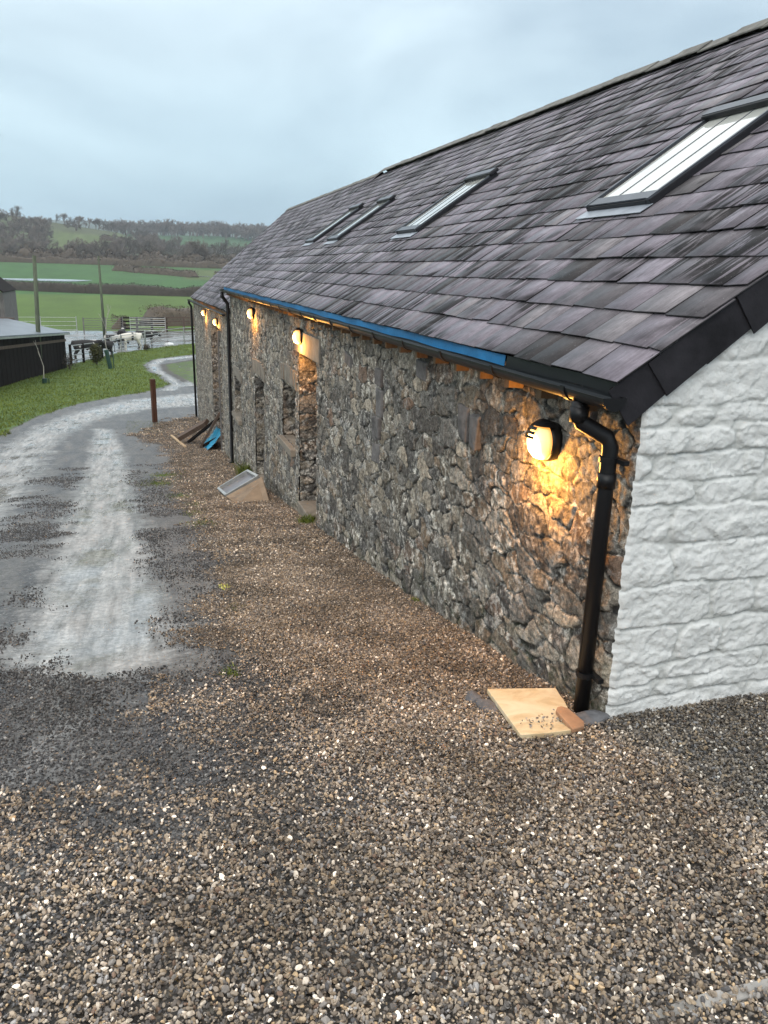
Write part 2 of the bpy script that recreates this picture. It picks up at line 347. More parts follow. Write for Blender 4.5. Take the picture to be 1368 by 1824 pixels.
def ground_mat():
    t = NT('ground_surface'); a = t.node('ShaderNodeAttribute', attribute_name='W')
    sp = t.node('ShaderNodeSeparateColor'); t.l.new(a.outputs['Color'], sp.inputs[0]); gr, tr, ru = sp.outputs
    yd = a.outputs['Alpha']
    pz = t.node('ShaderNodeTexVoronoi'); pz.inputs['Scale'].default_value = 52; t.l.new(t.co('World', (1, 1, .6)), pz.inputs['Vector'])
    pc = t.node('ShaderNodeSeparateColor'); t.l.new(pz.outputs['Color'], pc.inputs[0])
    grav = t.ramp(pc.outputs[0], [(0, (.02, .018, .015)), (.3, (.05, .043, .035)), (.6, (.03, .027, .024)), (.85, (.09, .078, .062)), (1, (.14, .125, .1))])
    grav = t.mix(1, grav, t.ramp(t.noise(1.3, 4, .6), [(.3, .6), (.7, 1.25)]), 'MULTIPLY')
    dark = t.ramp(pc.outputs[1], [(0, (.035, .037, .04)), (.3, (.06, .062, .066)), (.6, (.045, .046, .05)), (.85, (.1, .1, .1)), (1, (.2, .2, .19))])
    dark = t.mix(t.ramp(t.noise(1, 6, .7, t.co('World', (3.2, .7, 1))), [(.42, 0), (.6, .85)]), dark, t.mix(t.noise(1.2, 3, .5), (.175, .170, .162), (.085, .078, .068)))
    br = t.noise(2.2, 7, .68)                # break-up for every edge
    def edge(w, lo=.38, hi=.58, k=.5):
        return t.ramp(t.math('ADD', w, t.math('MULTIPLY', t.math('SUBTRACT', br, .5), k)), [(lo, 0), (hi, 1)])
    trf = edge(tr, .42, .56, .55)
    col = t.mix(trf, grav, dark)
    strk = t.noise(1, 6, .65, t.co('World', (9, .9, 1)))
    mud = t.ramp(strk, [(.36, (.19, .185, .175)), (.5, (.31, .305, .293)), (.64, (.42, .412, .395))])
    mud = t.mix(t.ramp(t.noise(3, 5, .6), [(.55, 0), (.75, .45)]), mud, (.16, .13, .105))
    grit = t.ramp(t.noise(16, 9, .82), [(.38, (.5, .49, .47)), (.5, (1, 1, 1)), (.62, (1.55, 1.53, 1.5))])
    mud = t.mix(.75, mud, t.mix(1, mud, grit, 'MULTIPLY')); col = t.mix(1, col, grit, 'MULTIPLY')
    ruf = edge(ru, .30, .62, .95)
    col = t.mix(ruf, col, mud)
    tuft = t.ramp(t.noise(7, 6, .7), [(.3, (.045, .075, .014)), (.55, (.09, .15, .025)), (.75, (.16, .19, .05))])
    tuft = t.mix(t.ramp(t.noise(.22, 3, .6), [(.45, 0), (.65, .55)]), tuft, (.045, .10, .025))
    grf = edge(gr, .44, .54, .5)
    col = t.mix(grf, col, tuft)
    yard = t.ramp(t.noise(.5, 6, .6, t.co('World', (1, .6, 1))), [(.35, (.12, .115, .105)), (.6, (.24, .24, .235))])
    ydf = edge(yd, .45, .55, .3)
    col = t.mix(ydf, col, yard)
    # water lies where the ruts and yard are lowest
    wetn = t.noise(1, 5, .6, t.co('World', (2.2, .55, 1), add=(4, 8, 0)))
    rrut = t.ramp(wetn, [(.42, .10), (.5, .28), (.62, .5)])
    rr = t.mix(trf, (.62, .62, .62), (.42, .42, .42))
    rr = t.mix(ruf, rr, rrut); rr = t.mix(grf, rr, (.8, .8, .8))
    rr = t.mix(ydf, rr, t.ramp(t.noise(.35, 4, .6), [(.42, .05), (.58, .4)]))
    hp = t.math('MULTIPLY', t.math('SUBTRACT', 1.0, t.math('MULTIPLY', ruf, .93)), t.math('SUBTRACT', 1.0, pz.outputs['Distance']))
    hp = t.math('MULTIPLY', hp, t.math('SUBTRACT', 1.0, t.math('MULTIPLY', ydf, .97)))
    n0 = t.bump(hp, .7, .012)
    h2 = t.math('MULTIPLY', t.noise(1, 6, .62, t.co('World', (16, 3.5, 4))), t.math('MULTIPLY', ruf, t.ramp(wetn, [(.44, .12), (.56, 1)])))
    n1_ = t.bump(h2, .5, .03, n0)
    return t.out(col, rr, n1_, spec=.5)
M_GROUND = ground_mat()
def field_mat():
    t = NT('field_grass'); c = t.attr('Col', 'Color')
    v = t.noise(.12, 5, .6, t.co('World', (1, .25, 1))); v2 = t.noise(1.6, 5, .7)
    c = t.mix(.5, c, t.ramp(v, [(.3, .32), (.7, .68)]), 'OVERLAY'); c = t.mix(.45, c, t.ramp(v2, [(.3, .3), (.7, .7)]), 'OVERLAY')
    return t.out(c, .85, spec=.25)
M_FIELD = field_mat()
M_WATER = NT('standing_water').out((.25, .26, .26), .06)
M_BLACK = simple('black_plastic', (.008, .008, .009), .42, .1, 5, .05, spec=.28)
M_BLACKMET = simple('black_window_metal', (.015, .015, .018), .4, .2, 5, .05, spec=.3)
M_GREYMET = simple('grey_flashing_metal', (.09, .10, .115), .38, .2, 4, .1, .6)
M_LEAD = simple('lead_flashing', (.30, .33, .37), .42, .25, 5, .2, .3)
M_BLUE = simple('blue_membrane', (.006, .145, .34), .55, .25, 3, .4, 0, 20, .01)
M_TARP = simple('blue_tarpaulin', (.03, .28, .46), .35, .3, 6, .3, 0, 14, .02)
def wood(name, a, b, rough=.7, sc=(30, 30, 2), spec=.3):
    t = NT(name); v = t.noise(1, 7, .65, t.co('Object', sc), dist=.5); c = t.ramp(v, [(.28, a), (.72, b)])
    return t.out(c, rough, t.bump(v, .5, .006), spec=spec)
M_OLDWOOD = wood('weathered_timber', (.05, .033, .024), (.15, .105, .08))
M_DARKWOOD = wood('dark_timber', (.006, .005, .005), (.022, .016, .014), .8, (14, 14, 1), .1)
M_GREYWOOD = wood('silvered_timber', (.08, .075, .072), (.22, .205, .195), .75, (10, 10, 2))
M_NEWWOOD = wood('fresh_timber', (.42, .29, .17), (.62, .47, .30), .65)
M_RAFT = wood('rafter_timber', (.13, .085, .05), (.26, .17, .10))
M_RUST = wood('rusty_brown_post', (.045, .02, .012), (.11, .045, .026), .6, (20, 20, 2))
M_POLE = wood('lichened_pole', (.045, .05, .035), (.13, .15, .10), .85, (16, 16, 1.5))
M_GALV = simple('galvanised_steel', (.40, .41, .40), .42, .25, 6, .1, .6)
M_SHEDROOF = NT('grey_sheet_roof')
_t = M_SHEDROOF; _v = _t.noise(.8, 6, .6)
M_SHEDROOF = _t.out(_t.ramp(_v, [(.3, (.13, .15, .175)), (.7, (.20, .225, .25))]), .42, _t.bump(_t.node('ShaderNodeTexWave').outputs['Fac'], .05, .01))
def slab_mat():
    t = NT('yellow_sandstone'); v = t.noise(3.2, 6, .6, t.co('Object', (1, 1.6, 1)), dist=1.2)
    c = t.ramp(v, [(.3, (.46, .34, .19)), (.45, (.62, .49, .30)), (.6, (.70, .60, .42)), (.75, (.50, .44, .20))])
    c = t.mix(t.math('MULTIPLY', t.ramp(t.noise(30, 5, .7, t.co('Object')), [(.6, 0), (.72, 1)]), .3), c, (.3, .2, .12))
    return t.out(c, .5, t.bump(t.noise(18, 6, .6, t.co('Object')), .3, .006))
M_SAND = slab_mat()
M_TERRA = simple('brown_sandstone', (.34, .185, .10), .65, .3, 7, .4)
M_TAN = simple('tan_sandstone', (.22, .155, .098), .7, .25, 5, .5, 0, 25, .01)
M_DRESS = simple('dressed_grey_stone', (.115, .108, .105), .8, .5, 9, .8, 0, 26, .014)
M_LINTEL = simple('pale_lintel_stone', (.19, .17, .14), .85, .35, 6, .6, 0, 30, .01)
M_STEP = simple('worn_step_stone', (.20, .175, .14), .7, .3, 5, .4, 0, 25, .01)
M_CONC = simple('concrete', (.30, .29, .27), .8, .3, 5, .5, 0, 40, .008)
M_ROCK = simple('grey_rock', (.10, .10, .105), .7, .4, 14, .6, 0, 30, .01)
M_WHITEPL = simple('white_plastic', (.7, .7, .7), .4, .05, 4, .02)
M_DARKIN = simple('dark_interior', (.012, .011, .010), .8, .1)
M_RIDGE = simple('mossy_ridge_tile', (.13, .125, .11), .8, .45, 7, .6, 0, 30, .01)
M_YELLOW = simple('yellow_marker_paint', (.55, .52, .08), .7, .3, 20)
def pane_mat():
    t = NT('skylight_pane'); v = t.noise(2.2, 3, .5, t.co('Object', (1, .3, 1)))
    return t.out(t.ramp(v, [(.35, (.42, .44, .42)), (.65, (.66, .66, .60))]), .07, spec=.8, coat=.6)
M_PANE = pane_mat()
M_DGLASS = NT('dark_glass').out((.015, .017, .018), .08, spec=.6)
def lampglass():           # bulb glow: hottest next to the bulb, amber towards the rim of the glass
    t = NT('lit_lamp_glass'); d = t.node('ShaderNodeVectorMath', operation='DISTANCE'); t.l.new(t.co('Object'), d.inputs[0]); d.inputs[1].default_value = (-.085, 0, -.015)
    v = t.math('MULTIPLY', d.outputs['Value'], 10.0)
    t.set(t.b.inputs['Base Color'], (1, .85, .6)); t.set(t.b.inputs['Emission Color'], t.ramp(v, [(.35, (1, .66, .26)), (.75, (1, .50, .10)), (1, (1, .36, .03))]))
    t.set(t.b.inputs['Emission Strength'], t.math('MULTIPLY', t.ramp(v, [(.3, 1), (.62, .30), (.82, .05), (1, .02)]), 45.0)); return t.m
M_LAMP = lampglass()
def grass_mat(name, a, b):
    t = NT(name); v = t.noise(.9, 8, .75); g = t.node('ShaderNodeNewGeometry').outputs['Random Per Island']
    c = t.mix(g, a, b); c = t.mix(.5, c, t.ramp(v, [(.35, .18), (.65, .8)]), 'OVERLAY'); return t.out(c, .7, spec=.3)
M_GRASS = grass_mat('grass_blade', (.07, .105, .012), (.20, .235, .035))
M_SHRUB = grass_mat('shrub_leaf', (.03, .04, .012), (.10, .095, .03))
M_HEDGE = grass_mat('bare_hedge_twig', (.04, .032, .024), (.13, .10, .07))
M_HEDGED = grass_mat('dark_hedge_twig', (.022, .018, .014), (.06, .048, .034))
M_TREE = simple('bare_branch', (.12, .108, .09), .9, .3, .3, .1)
M_TREE2 = simple('bare_brown_branch', (.16, .13, .105), .9, .3, .3, .1)
M_BIRCH = simple('pale_sapling_bark', (.36, .34, .29), .8, .3, 6, .2)
M_GUARD = simple('green_tree_guard', (.015, .05, .035), .6, .3, 5, .2)
def hide(name, mode):
    t = NT(name); v = t.noise(1.9, 2, .4, t.co('Object'), dist=.4)
    if mode == 0: c = t.ramp(v, [(.62, (.014, .012, .012)), (.64, (.45, .43, .40))])
    elif mode == 1: c = t.ramp(v, [(.36, (.02, .018, .018)), (.38, (.66, .62, .54))])
    else: c = t.ramp(v, [(.5, (.014, .012, .012)), (.52, (.5, .48, .44))])
    return t.out(c, .75)
M_COW = [hide('black_hide', 0), hide('white_hide', 1), hide('pied_hide', 2)]

# ================================================================== GROUND
def axis(segs):
    o = []
    for a, b, st in segs: o += list(np.arange(a, b, st))
    return np.array(o+[segs[-1][1]])
def geo(a, b, n): return list(a*(b/a)**(np.arange(n)/(n-1)))
gx = np.array([-x for x in geo(15, 1500, 38)][::-1] + list(np.arange(-14.8, 6, .125)) + geo(6.2, 1500, 46))
gy = np.array([-60, -40, -25, -15, -10, -7] + list(np.arange(-5, 36, .11)) + list(np.arange(36, 96, .3)) + geo(97, 3200, 110))
def poly_sd(P, X, Y):                         # signed distance, positive inside
    P = np.array(P, float); n = len(P); d = np.full(X.shape, 1e9); ins = np.zeros(X.shape, bool)
    for i in range(n):
        a = P[i]; b = P[(i+1) % n]; ex, ey = b-a; L = ex*ex+ey*ey+1e-12
        t = np.clip(((X-a[0])*ex+(Y-a[1])*ey)/L, 0, 1)
        d = np.minimum(d, np.hypot(X-a[0]-t*ex, Y-a[1]-t*ey))
        c = ((a[1] > Y) != (b[1] > Y)) & (X < ex*(Y-a[1])/(ey if abs(ey) > 1e-9 else 1e-9)+a[0]); ins ^= c
    return np.where(ins, d, -d)
TRACK_L = [(-11, 0), (-10, 12), (-8.4, 20), (-6.91, 25.8), (-6.44, 30.7), (-5.31, 35), (-3.73, 38), (-2.08, 40.7), (-.89, 44), (-1.26, 48.2), (-1.99, 52.8), (-2.23, 57), (-1.39, 61.5), (1.8, 65.4), (9, 69)]
TRACK_R = [(-1.72, .35), (-1.66, 1.4), (-1.57, 3.2), (-1.32, 6.5), (-1.48, 9.9), (-1.64, 14.8), (-1.59, 21), (-2.67, 24.8), (-1.58, 28.3), (-.33, 30), (1, 31), (8, 36), (9, 45)]
P_TRACK = TRACK_L[::-1]+[(-11, -.75), (-2.05, -.55)]+TRACK_R+[(9, 62)]
P_ISLE = [(.41, 42.5), (-.43, 48.2), (-.98, 52.8), (-1.07, 57), (1.54, 61.1), (6, 63), (8, 50), (4, 43)]
P_RUTA = [(-3.9, 26.7), (-3.75, 21.6), (-3.49, 14.4), (-3.32, 8.8), (-3.17, 5.8), (-3.05, 3.8), (-3.0, 2.1), (-2.75, 1.75), (-2.35, 1.6), (-2.08, 1.9), (-2.05, 2.6), (-2.2, 4.1), (-2.33, 7.4), (-2.55, 13), (-2.95, 21.4), (-3.36, 26.4)]
P_RUTB = [(-4.2, 6), (-5.46, 12), (-6.1, 18), (-6.3, 23), (-5.9, 28), (-4.8, 32.6), (-2.8, 36.8), (.15, 39), (3, 40), (3, 35), (-.09, 33.8), (-2.18, 33), (-4.12, 30.1), (-4.94, 25.4), (-5.05, 20.8), (-4.83, 16.2), (-4.3, 9)]
P_RUTC = [(-1.4, 41), (-.6, 44), (-.9, 48), (-1.6, 52.5), (-1.8, 57), (-1.1, 61.5), (2, 64.5), (9, 66.5), (9, 65.2), (2, 63), (-.7, 60.5), (-1.25, 57), (-1.1, 52.5), (-.5, 48), (-.2, 44), (-.7, 41)]
P_RUTD = [(-.2, 43), (.3, 50), (.6, 55), (2, 58), (7, 60), (7, 59), (2.4, 56.5), (1.5, 54), (1.2, 50), (.8, 43)]
P_GRASS = [(-60, 2), (-11.5, 2)]+[(x-.05, y) for x, y in TRACK_L[1:]]+[(11, 86), (2.3, 77.2), (-1.6, 71.6), (-4, 67.6), (-7.2, 57.6), (-60, 57.6)]
P_YARD = [(-60, 57.6), (-7.2, 57.6), (-4, 67.6), (-1.6, 71.6), (2.3, 77.2), (11, 86), (60, 92), (60, 94.5), (-60, 94.5)]
P_TUFT = [(-2.9, 25.2), (-2.6, 27.2), (-1.7, 28.6), (-1.9, 25.3)]
SPOTS = [(-1.95, 13.7, .45), (-1.5, 8.9, .22), (-1.45, 7.8, .25), (-1.72, 1.4, .07), (-1.8, 15.2, .4), (-1.6, 11.2, .3), (-1.52, 3.0, .06), (-1.45, 10, .2)]
X, Y = np.meshgrid(gx, gy, indexing='ij')
Z = T(X, Y)
sm = lambda d, w_: np.clip(.5+d/w_*.5, 0, 1)
near = np.abs(X) < 70
tr = sm(poly_sd(P_TRACK, X, Y), .55)
isle = sm(poly_sd(P_ISLE, X, Y), .5)
ru = np.maximum.reduce([sm(poly_sd(P_RUTA, X, Y), .45), sm(poly_sd(P_RUTB, X, Y), .9), sm(poly_sd(P_RUTC, X, Y), .4), sm(poly_sd(P_RUTD, X, Y), .4)])
ru = np.maximum(ru, .42*np.exp(-((X+2.6)/.35)**2-((Y-.4)/.9)**2))          # thin pale patches nearer the camera
ru = np.maximum(ru, .55*np.exp(-((X+3.4)/.5)**2-((Y-1.2)/.25)**2))
gr = np.maximum(sm(poly_sd(P_GRASS, X, Y), .7), isle*.51)
gr = np.maximum(gr, sm(poly_sd(P_TUFT, X, Y), .8)*.55)
for a, b, r_ in SPOTS: gr = np.maximum(gr, .60*np.exp(-((X-a)/r_)**2-((Y-b)/(r_*1.6))**2))
gr = np.maximum(gr, sm(X-9.5, 1.0)*(Y > 8))
yd = sm(poly_sd(P_YARD, X, Y), 1.0)
yd = np.where(Y < 56, 0, yd)
tr = tr*(1-isle); tr = np.where(Y < -.9, 0, tr)
ru = ru*(1-isle*.6)
Z = Z - .035*np.clip(ru*1.4-.4, 0, 1)*(Y > 1)
# field colours
b_ = X/np.maximum(Y, 100); e_ = (Z-2.1)/np.maximum(Y, 1)
fc = np.zeros(X.shape+(4,)); fc[..., 3] = 1
def setc(mask, c): fc[mask] = (*c, 1)
setc(Y > -99, (.078, .130, .024))
setc((Y > 215), (.048, .112, .032))
setc((Y > 417), (.055, .05, .035))
setc((Y > 415) & (Y < 540) & (b_ > .025) & (b_ < .14), (.13, .155, .06))
setc((Y > 300) & (Y < 395) & (b_ > .045), (.085, .115, .04))
nz = (fbm(X/40, Y/60, 3, 9)-.5)*.006
setc((Y > 540) & (Y < 880), (.085, .105, .050))
setc((Y > 540) & (Y < 880) & (e_ > .015+nz) & (e_ < .035+nz) & (b_ > -.096+nz*2) & (b_ < -.018), (.095, .125, .045))
setc((Y > 540) & (Y < 880) & (e_ > .020) & (e_ < .027) & (b_ < -.115), (.10, .14, .05))
setc((Y > 600) & (Y < 895) & (e_ > EA[1]*.0+np.interp(b_, BA, EA)-.0075+nz*.5) & (b_ < -.03), (.075, .085, .04))
setc((Y > 880) & (Y <= 1500), (.050, .105, .042))
setc((Y > 1500), (.06, .085, .06))
nu, nv = len(gx), len(gy)
V = np.stack([X, Y, Z], -1).reshape(-1, 3); F = grid_faces(nu, nv)
W = np.stack([gr, tr, ru, yd], -1).reshape(-1, 4); FC = fc.reshape(-1, 4)
c = lambda A_: A_.reshape(-1)[F].mean(1)
cy, cx = c(Y), c(X)
lab = np.zeros(len(F), int)                    # 0 ground 1 track 2 grass 3 yard 4 field 5 hills
lab[c(tr) > .5] = 1; lab[c(gr) > .5] = 2; lab[c(yd) > .5] = 3
lab[cy > 94.5] = 4; lab[cy > 540] = 5; lab[np.abs(cx) > 60] = np.where(cy[np.abs(cx) > 60] > 540, 5, 4)
for k, (nm, mt) in enumerate((('ground', M_GROUND), ('track', M_GROUND), ('grass_verge', M_GROUND), ('yard', M_GROUND), ('field', M_FIELD), ('hills', M_FIELD))):
    v, f, at = sub_faces(V, F, lab == k, {'W': W, 'Col': FC})
    prop(link(nm, npmesh(nm, v, f, True, at), mt), kind='structure')

def drape(name, cx_, cy_, rx, ry, seed, mat, label=None, cat=None, kind=None, lift=.006, flat=False):
    n = 40; vs = [(cx_, cy_)]
    for k in range(n):
        a = 2*math.pi*k/n; q = .65+.6*float(fbm(np.array([math.cos(a)*1.7+seed]), np.array([math.sin(a)*1.7]), 3, seed)[0])
        for fr in (.5, 1): vs.append((cx_+math.cos(a)*rx*q*fr, cy_+math.sin(a)*ry*q*fr))
    zz = [Tz(*p) for p in vs]; z0 = np.mean(zz)
    V_ = [(p[0], p[1], (z0 if flat else z)+lift) for p, z in zip(vs, zz)]
    me = bpy.data.meshes.new(name); f = []
    for k in range(n):
        i = 1+2*k; j = 1+2*((k+1) % n); f += [(0, i, j), (i, i+1, j+1, j)]
    me.from_pydata(V_, [], f); me.update()
    o = link(name, me, mat); return prop(o, label, cat, None, kind)
drape('puddle', .35, 53.9, .55, 2.4, 3, M_WATER, kind='structure', lift=-.005)
drape('puddle', -1.55, 54, .22, 2.0, 8, M_WATER, kind='structure', lift=-.012)
drape('puddle', -33, 283, 16, 5, 5, M_WATER, kind='structure', lift=.12)
drape('puddle', 19.5, 331, 5, 3, 6, M_WATER, kind='structure', lift=.12)

# ---- loose stones: instanced chips
def chip(name, mat, seed, flat):
    rg = random.Random(seed); bm = bmesh.new()
    for i in range(13):
        a = rg.uniform(0, 6.28); z = rg.uniform(-1, 1); r_ = math.sqrt(1-z*z)*rg.uniform(.8, 1)
        bm.verts.new((r_*math.cos(a)*.5, r_*math.sin(a)*rg.uniform(.3, .4), z*flat))
    g = bmesh.ops.convex_hull(bm, input=bm.verts); bmesh.ops.delete(bm, geom=[v for v in g['geom_interior'] if isinstance(v, bmesh.types.BMVert)], context='VERTS')
    bmesh.ops.bevel(bm, geom=list(bm.edges), offset=.03, segments=1, affect='EDGES')
    me = bpy.data.meshes.new(name); bm.to_mesh(me); bm.free(); me.materials.append(mat)
    return bpy.data.objects.new(name, me)
def scatter(name, label, cat, pts, scl, mat, seed, flat):
    col = bpy.data.collections.new(name+'_shapes')
    for k in range(9): col.objects.link(chip(name+'_shape', mat, seed*100+k, flat*random.uniform(.75, 1.25)))
    me = bpy.data.meshes.new(name); me.vertices.add(len(pts)); me.vertices.foreach_set('co', pts.astype(np.float32).ravel())
    at = me.attributes.new('scl', 'FLOAT', 'POINT'); at.data.foreach_set('value', scl.astype(np.float32)); me.update()
    o = link(name, me); ng = bpy.data.node_groups.new(name, 'GeometryNodeTree')
    ng.interface.new_socket('Geometry', in_out='INPUT', socket_type='NodeSocketGeometry'); ng.interface.new_socket('Geometry', in_out='OUTPUT', socket_type='NodeSocketGeometry')
    N = ng.nodes; L = ng.links; gi = N.new('NodeGroupInput'); go = N.new('NodeGroupOutput')
    iop = N.new('GeometryNodeInstanceOnPoints'); ci = N.new('GeometryNodeCollectionInfo'); ci.inputs['Collection'].default_value = col
    ci.inputs['Separate Children'].default_value = True; ci.inputs['Reset Children'].default_value = True
    m2p = N.new('GeometryNodeMeshToPoints')
    L.new(gi.outputs[0], m2p.inputs[0]); L.new(m2p.outputs[0], iop.inputs['Points']); L.new(ci.outputs[0], iop.inputs['Instance']); iop.inputs['Pick Instance'].default_value = True
    rr = N.new('FunctionNodeRandomValue'); rr.data_type = 'FLOAT_VECTOR'; rr.inputs[0].default_value = (-.95, -.95, 0); rr.inputs[1].default_value = (.95, .95, 6.283)
    L.new(rr.outputs[0], iop.inputs['Rotation'])
    na = N.new('GeometryNodeInputNamedAttribute'); na.data_type = 'FLOAT'; na.inputs['Name'].default_value = 'scl'
    L.new(na.outputs[0], iop.inputs['Scale']); L.new(iop.outputs[0], go.inputs[0])
    md = o.modifiers.new('scatter', 'NODES'); md.node_group = ng
    return prop(o, label, cat, None, 'stuff')
def gpts(n, x0, x1, y0, y1, keep, s0, s1, zb=.012):
    x = rng.uniform(x0, x1, n); y = rng.uniform(y0, y1, n); k = keep(x, y); x = x[k]; y = y[k]
    s = np.clip(rng.lognormal(math.log((s0+s1)/2)-.06, .33, len(x)), s0*.55, s1*1.7)
    z = T(x, y)+rng.uniform(-.002, zb, len(x)); return np.stack([x, y, z], -1), s
wx_ = lambda y: -.06-.15*(y-17.4)/12.2
def track_w(x, y): return sm(poly_sd(P_TRACK, x, y), .5)
nb = lambda x, y: (fbm(x*2.2, y*2.2, 4, 21)-.5)
inview = lambda x, y: (x > -3.3-.30*np.maximum(y, 0)*.3-.5)
def keep_grav(x, y):
    wall = (x > -.03) & (y > -.0)
    wide = sm(poly_sd(P_TRACK, x, y), np.clip(1.5-y*.5, .5, 1.5))
    return (wide+nb(x, y)*1.0+rng.uniform(-.28, .28, x.shape) < .5) & ~wall
parts = [gpts(270000, -3.6, 2.6, -2.6, .9, keep_grav, .013, .021, .024),
         gpts(130000, -2.2, 0, .9, 5, keep_grav, .014, .022, .022), gpts(70000, -2.2, 0, 5, 13, keep_grav, .02, .03, .024), gpts(30000, -2.8, .0, 13, 24, keep_grav, .025, .038, .024), gpts(16000, -3.6, -.1, 24, 33, lambda x, y: (sm(poly_sd(P_TRACK, x, y), .9)+nb(x, y)*1.2 < .55) & (x < wx_(y)), .035, .05, .024)]
P_ = np.concatenate([p[0] for p in parts]); S_ = np.concatenate([p[1] for p in parts])
# gravel lies a little thicker in loose ridges
scatter('gravel', 'loose brown and grey gravel chippings covering the foreground and the strip along the wall', 'gravel', P_, S_, M_PEB, 1, .27)
ruA = lambda x, y: np.maximum(sm(poly_sd(P_RUTA, x, y), .4), sm(poly_sd(P_RUTB, x, y), .8))
def keep_dark(x, y):
    q = nb(x, y); wide = sm(poly_sd(P_TRACK, x, y), 1.3)
    return (wide+q+rng.uniform(-.3, .3, x.shape) > .42) & (ruA(x, y)+q*1.0+rng.uniform(-.15, .15, x.shape) < .36) & (fbm(x*1.1, y*1.1, 4, 31)+np.clip((2.4-y)*.1, -.02, .25)+rng.uniform(-.1, .1, x.shape) > .45)
parts = [gpts(80000, -4.2, -.9, -1.3, 2.2, keep_dark, .012, .020, .010), gpts(90000, -5.5, -1.2, 2.2, 9, keep_dark, .014, .023, .008), gpts(40000, -6.5, -1.3, 9, 18, keep_dark, .02, .034, .008)]
P_ = np.concatenate([p[0] for p in parts]); S_ = np.concatenate([p[1] for p in parts])
scatter('track_chippings', 'dark wet chippings scattered over the farm track beside the pale ruts', 'chippings', P_, S_, M_PEBD, 2, .26)

# ================================================================== STONE SURFACES
def rubble(u, v, cw, ch, seed):
    U = u/cw + (fbm(u*3.2, v*3.2, 3, seed)-.5)*1.1; Vv = v/ch + (fbm(u*3.2, v*3.2, 3, seed+40)-.5)*1.2
    iu = np.floor(U); iv = np.floor(Vv); f1 = np.full(u.shape, 9.); f2 = f1.copy(); cid = np.zeros(u.shape)
    for dv in (-1, 0, 1):
        for du in (-2, -1, 0, 1, 2):
            cu_ = iu+du; cv_ = iv+dv
            px = cu_+.5+(_h(cu_, cv_, seed)-.5)*.9+np.where(cv_ % 2 == 0, .0, .5); py = cv_+.5+(_h(cu_, cv_, seed+1)-.5)*.75
            sz = .55+.85*_h(cu_, cv_, seed+5)**1.3
            d = ((np.abs(U-px)**2.6+np.abs((Vv-py)*1.05)**2.6)**(1/2.6))/sz; n = d < f1
            f2 = np.where(n, f1, np.minimum(f2, d)); cid = np.where(n, _h(cu_, cv_, seed+2), cid); f1 = np.where(n, d, f1)
    e = f2-f1; msk = sst(.03, .12, e); return cid, msk, e
def coursed(u, v, seed):
    rg = np.random.default_rng(seed); vv = v+(fbm(u*1.3, v*1.1+7, 3, seed)-.5)*.09+(fbm(u*6, v*6, 3, seed+9)-.5)*.03; uu = u+(fbm(u*4, v*4, 3, seed+3)-.5)*.09+(fbm(u*22, v*22, 3, seed+33)-.5)*.035; vv = vv+(fbm(u*16, v*20, 3, seed+34)-.5)*.022
    rows = -1+np.concatenate([[0], np.cumsum(rg.choice([.09, .12, .16, .20, .24], 60)*rg.uniform(.85, 1.15, 60))])
    ri = np.clip(np.searchsorted(rows, vv)-1, 0, 58); lo = rows[ri]; hi = rows[ri+1]
    L = rg.choice([.22, .34, .46, .6, .75], (60, 80))*rg.uniform(.8, 1.2, (60, 80)); cs = -1.2+np.cumsum(L, 1)+rg.uniform(-.3, 0, (60, 1))
    bi = np.zeros(u.shape, int); el = np.full(u.shape, 9.)
    for r_ in range(60):
        mk = ri == r_
        if mk.any():
            b = np.clip(np.searchsorted(cs[r_], uu[mk]), 1, 79); bi[mk] = b; el[mk] = np.minimum(uu[mk]-cs[r_][b-1], cs[r_][b]-uu[mk])
    ev = np.minimum(vv-lo, hi-vv)
    k = 26.; e = -np.log(np.exp(-k*np.clip(el, -.1, 1))+np.exp(-k*np.clip(ev, -.1, 1)))/k
    cid = _h(ri, bi, seed); return cid, e, _h(ri, bi, seed+1), _h(ri, bi, seed+2), ev, el
def facet(u, v, sx, sy, seed):
    U = u/sx+(fbm(u*7, v*7, 2, seed)-.5)*.6; Vv = v/sy+(fbm(u*7, v*7, 2, seed+3)-.5)*.6; iu = np.floor(U); iv = np.floor(Vv); f1 = np.full(u.shape, 9.); hh = np.zeros(u.shape)
    for dv in (-1, 0, 1):
        for du in (-1, 0, 1):
            a = iu+du; b = iv+dv; px = a+_h(a, b, seed+1); py = b+_h(a, b, seed+2); d = (U-px)**2+(Vv-py)**2; n = d < f1
            hh = np.where(n, (U-px)*(_h(a, b, seed+4)-.5)+(Vv-py)*(_h(a, b, seed+5)-.5)+(_h(a, b, seed+6)-.5)*.5, hh); f1 = np.where(n, d, f1)
    return hh
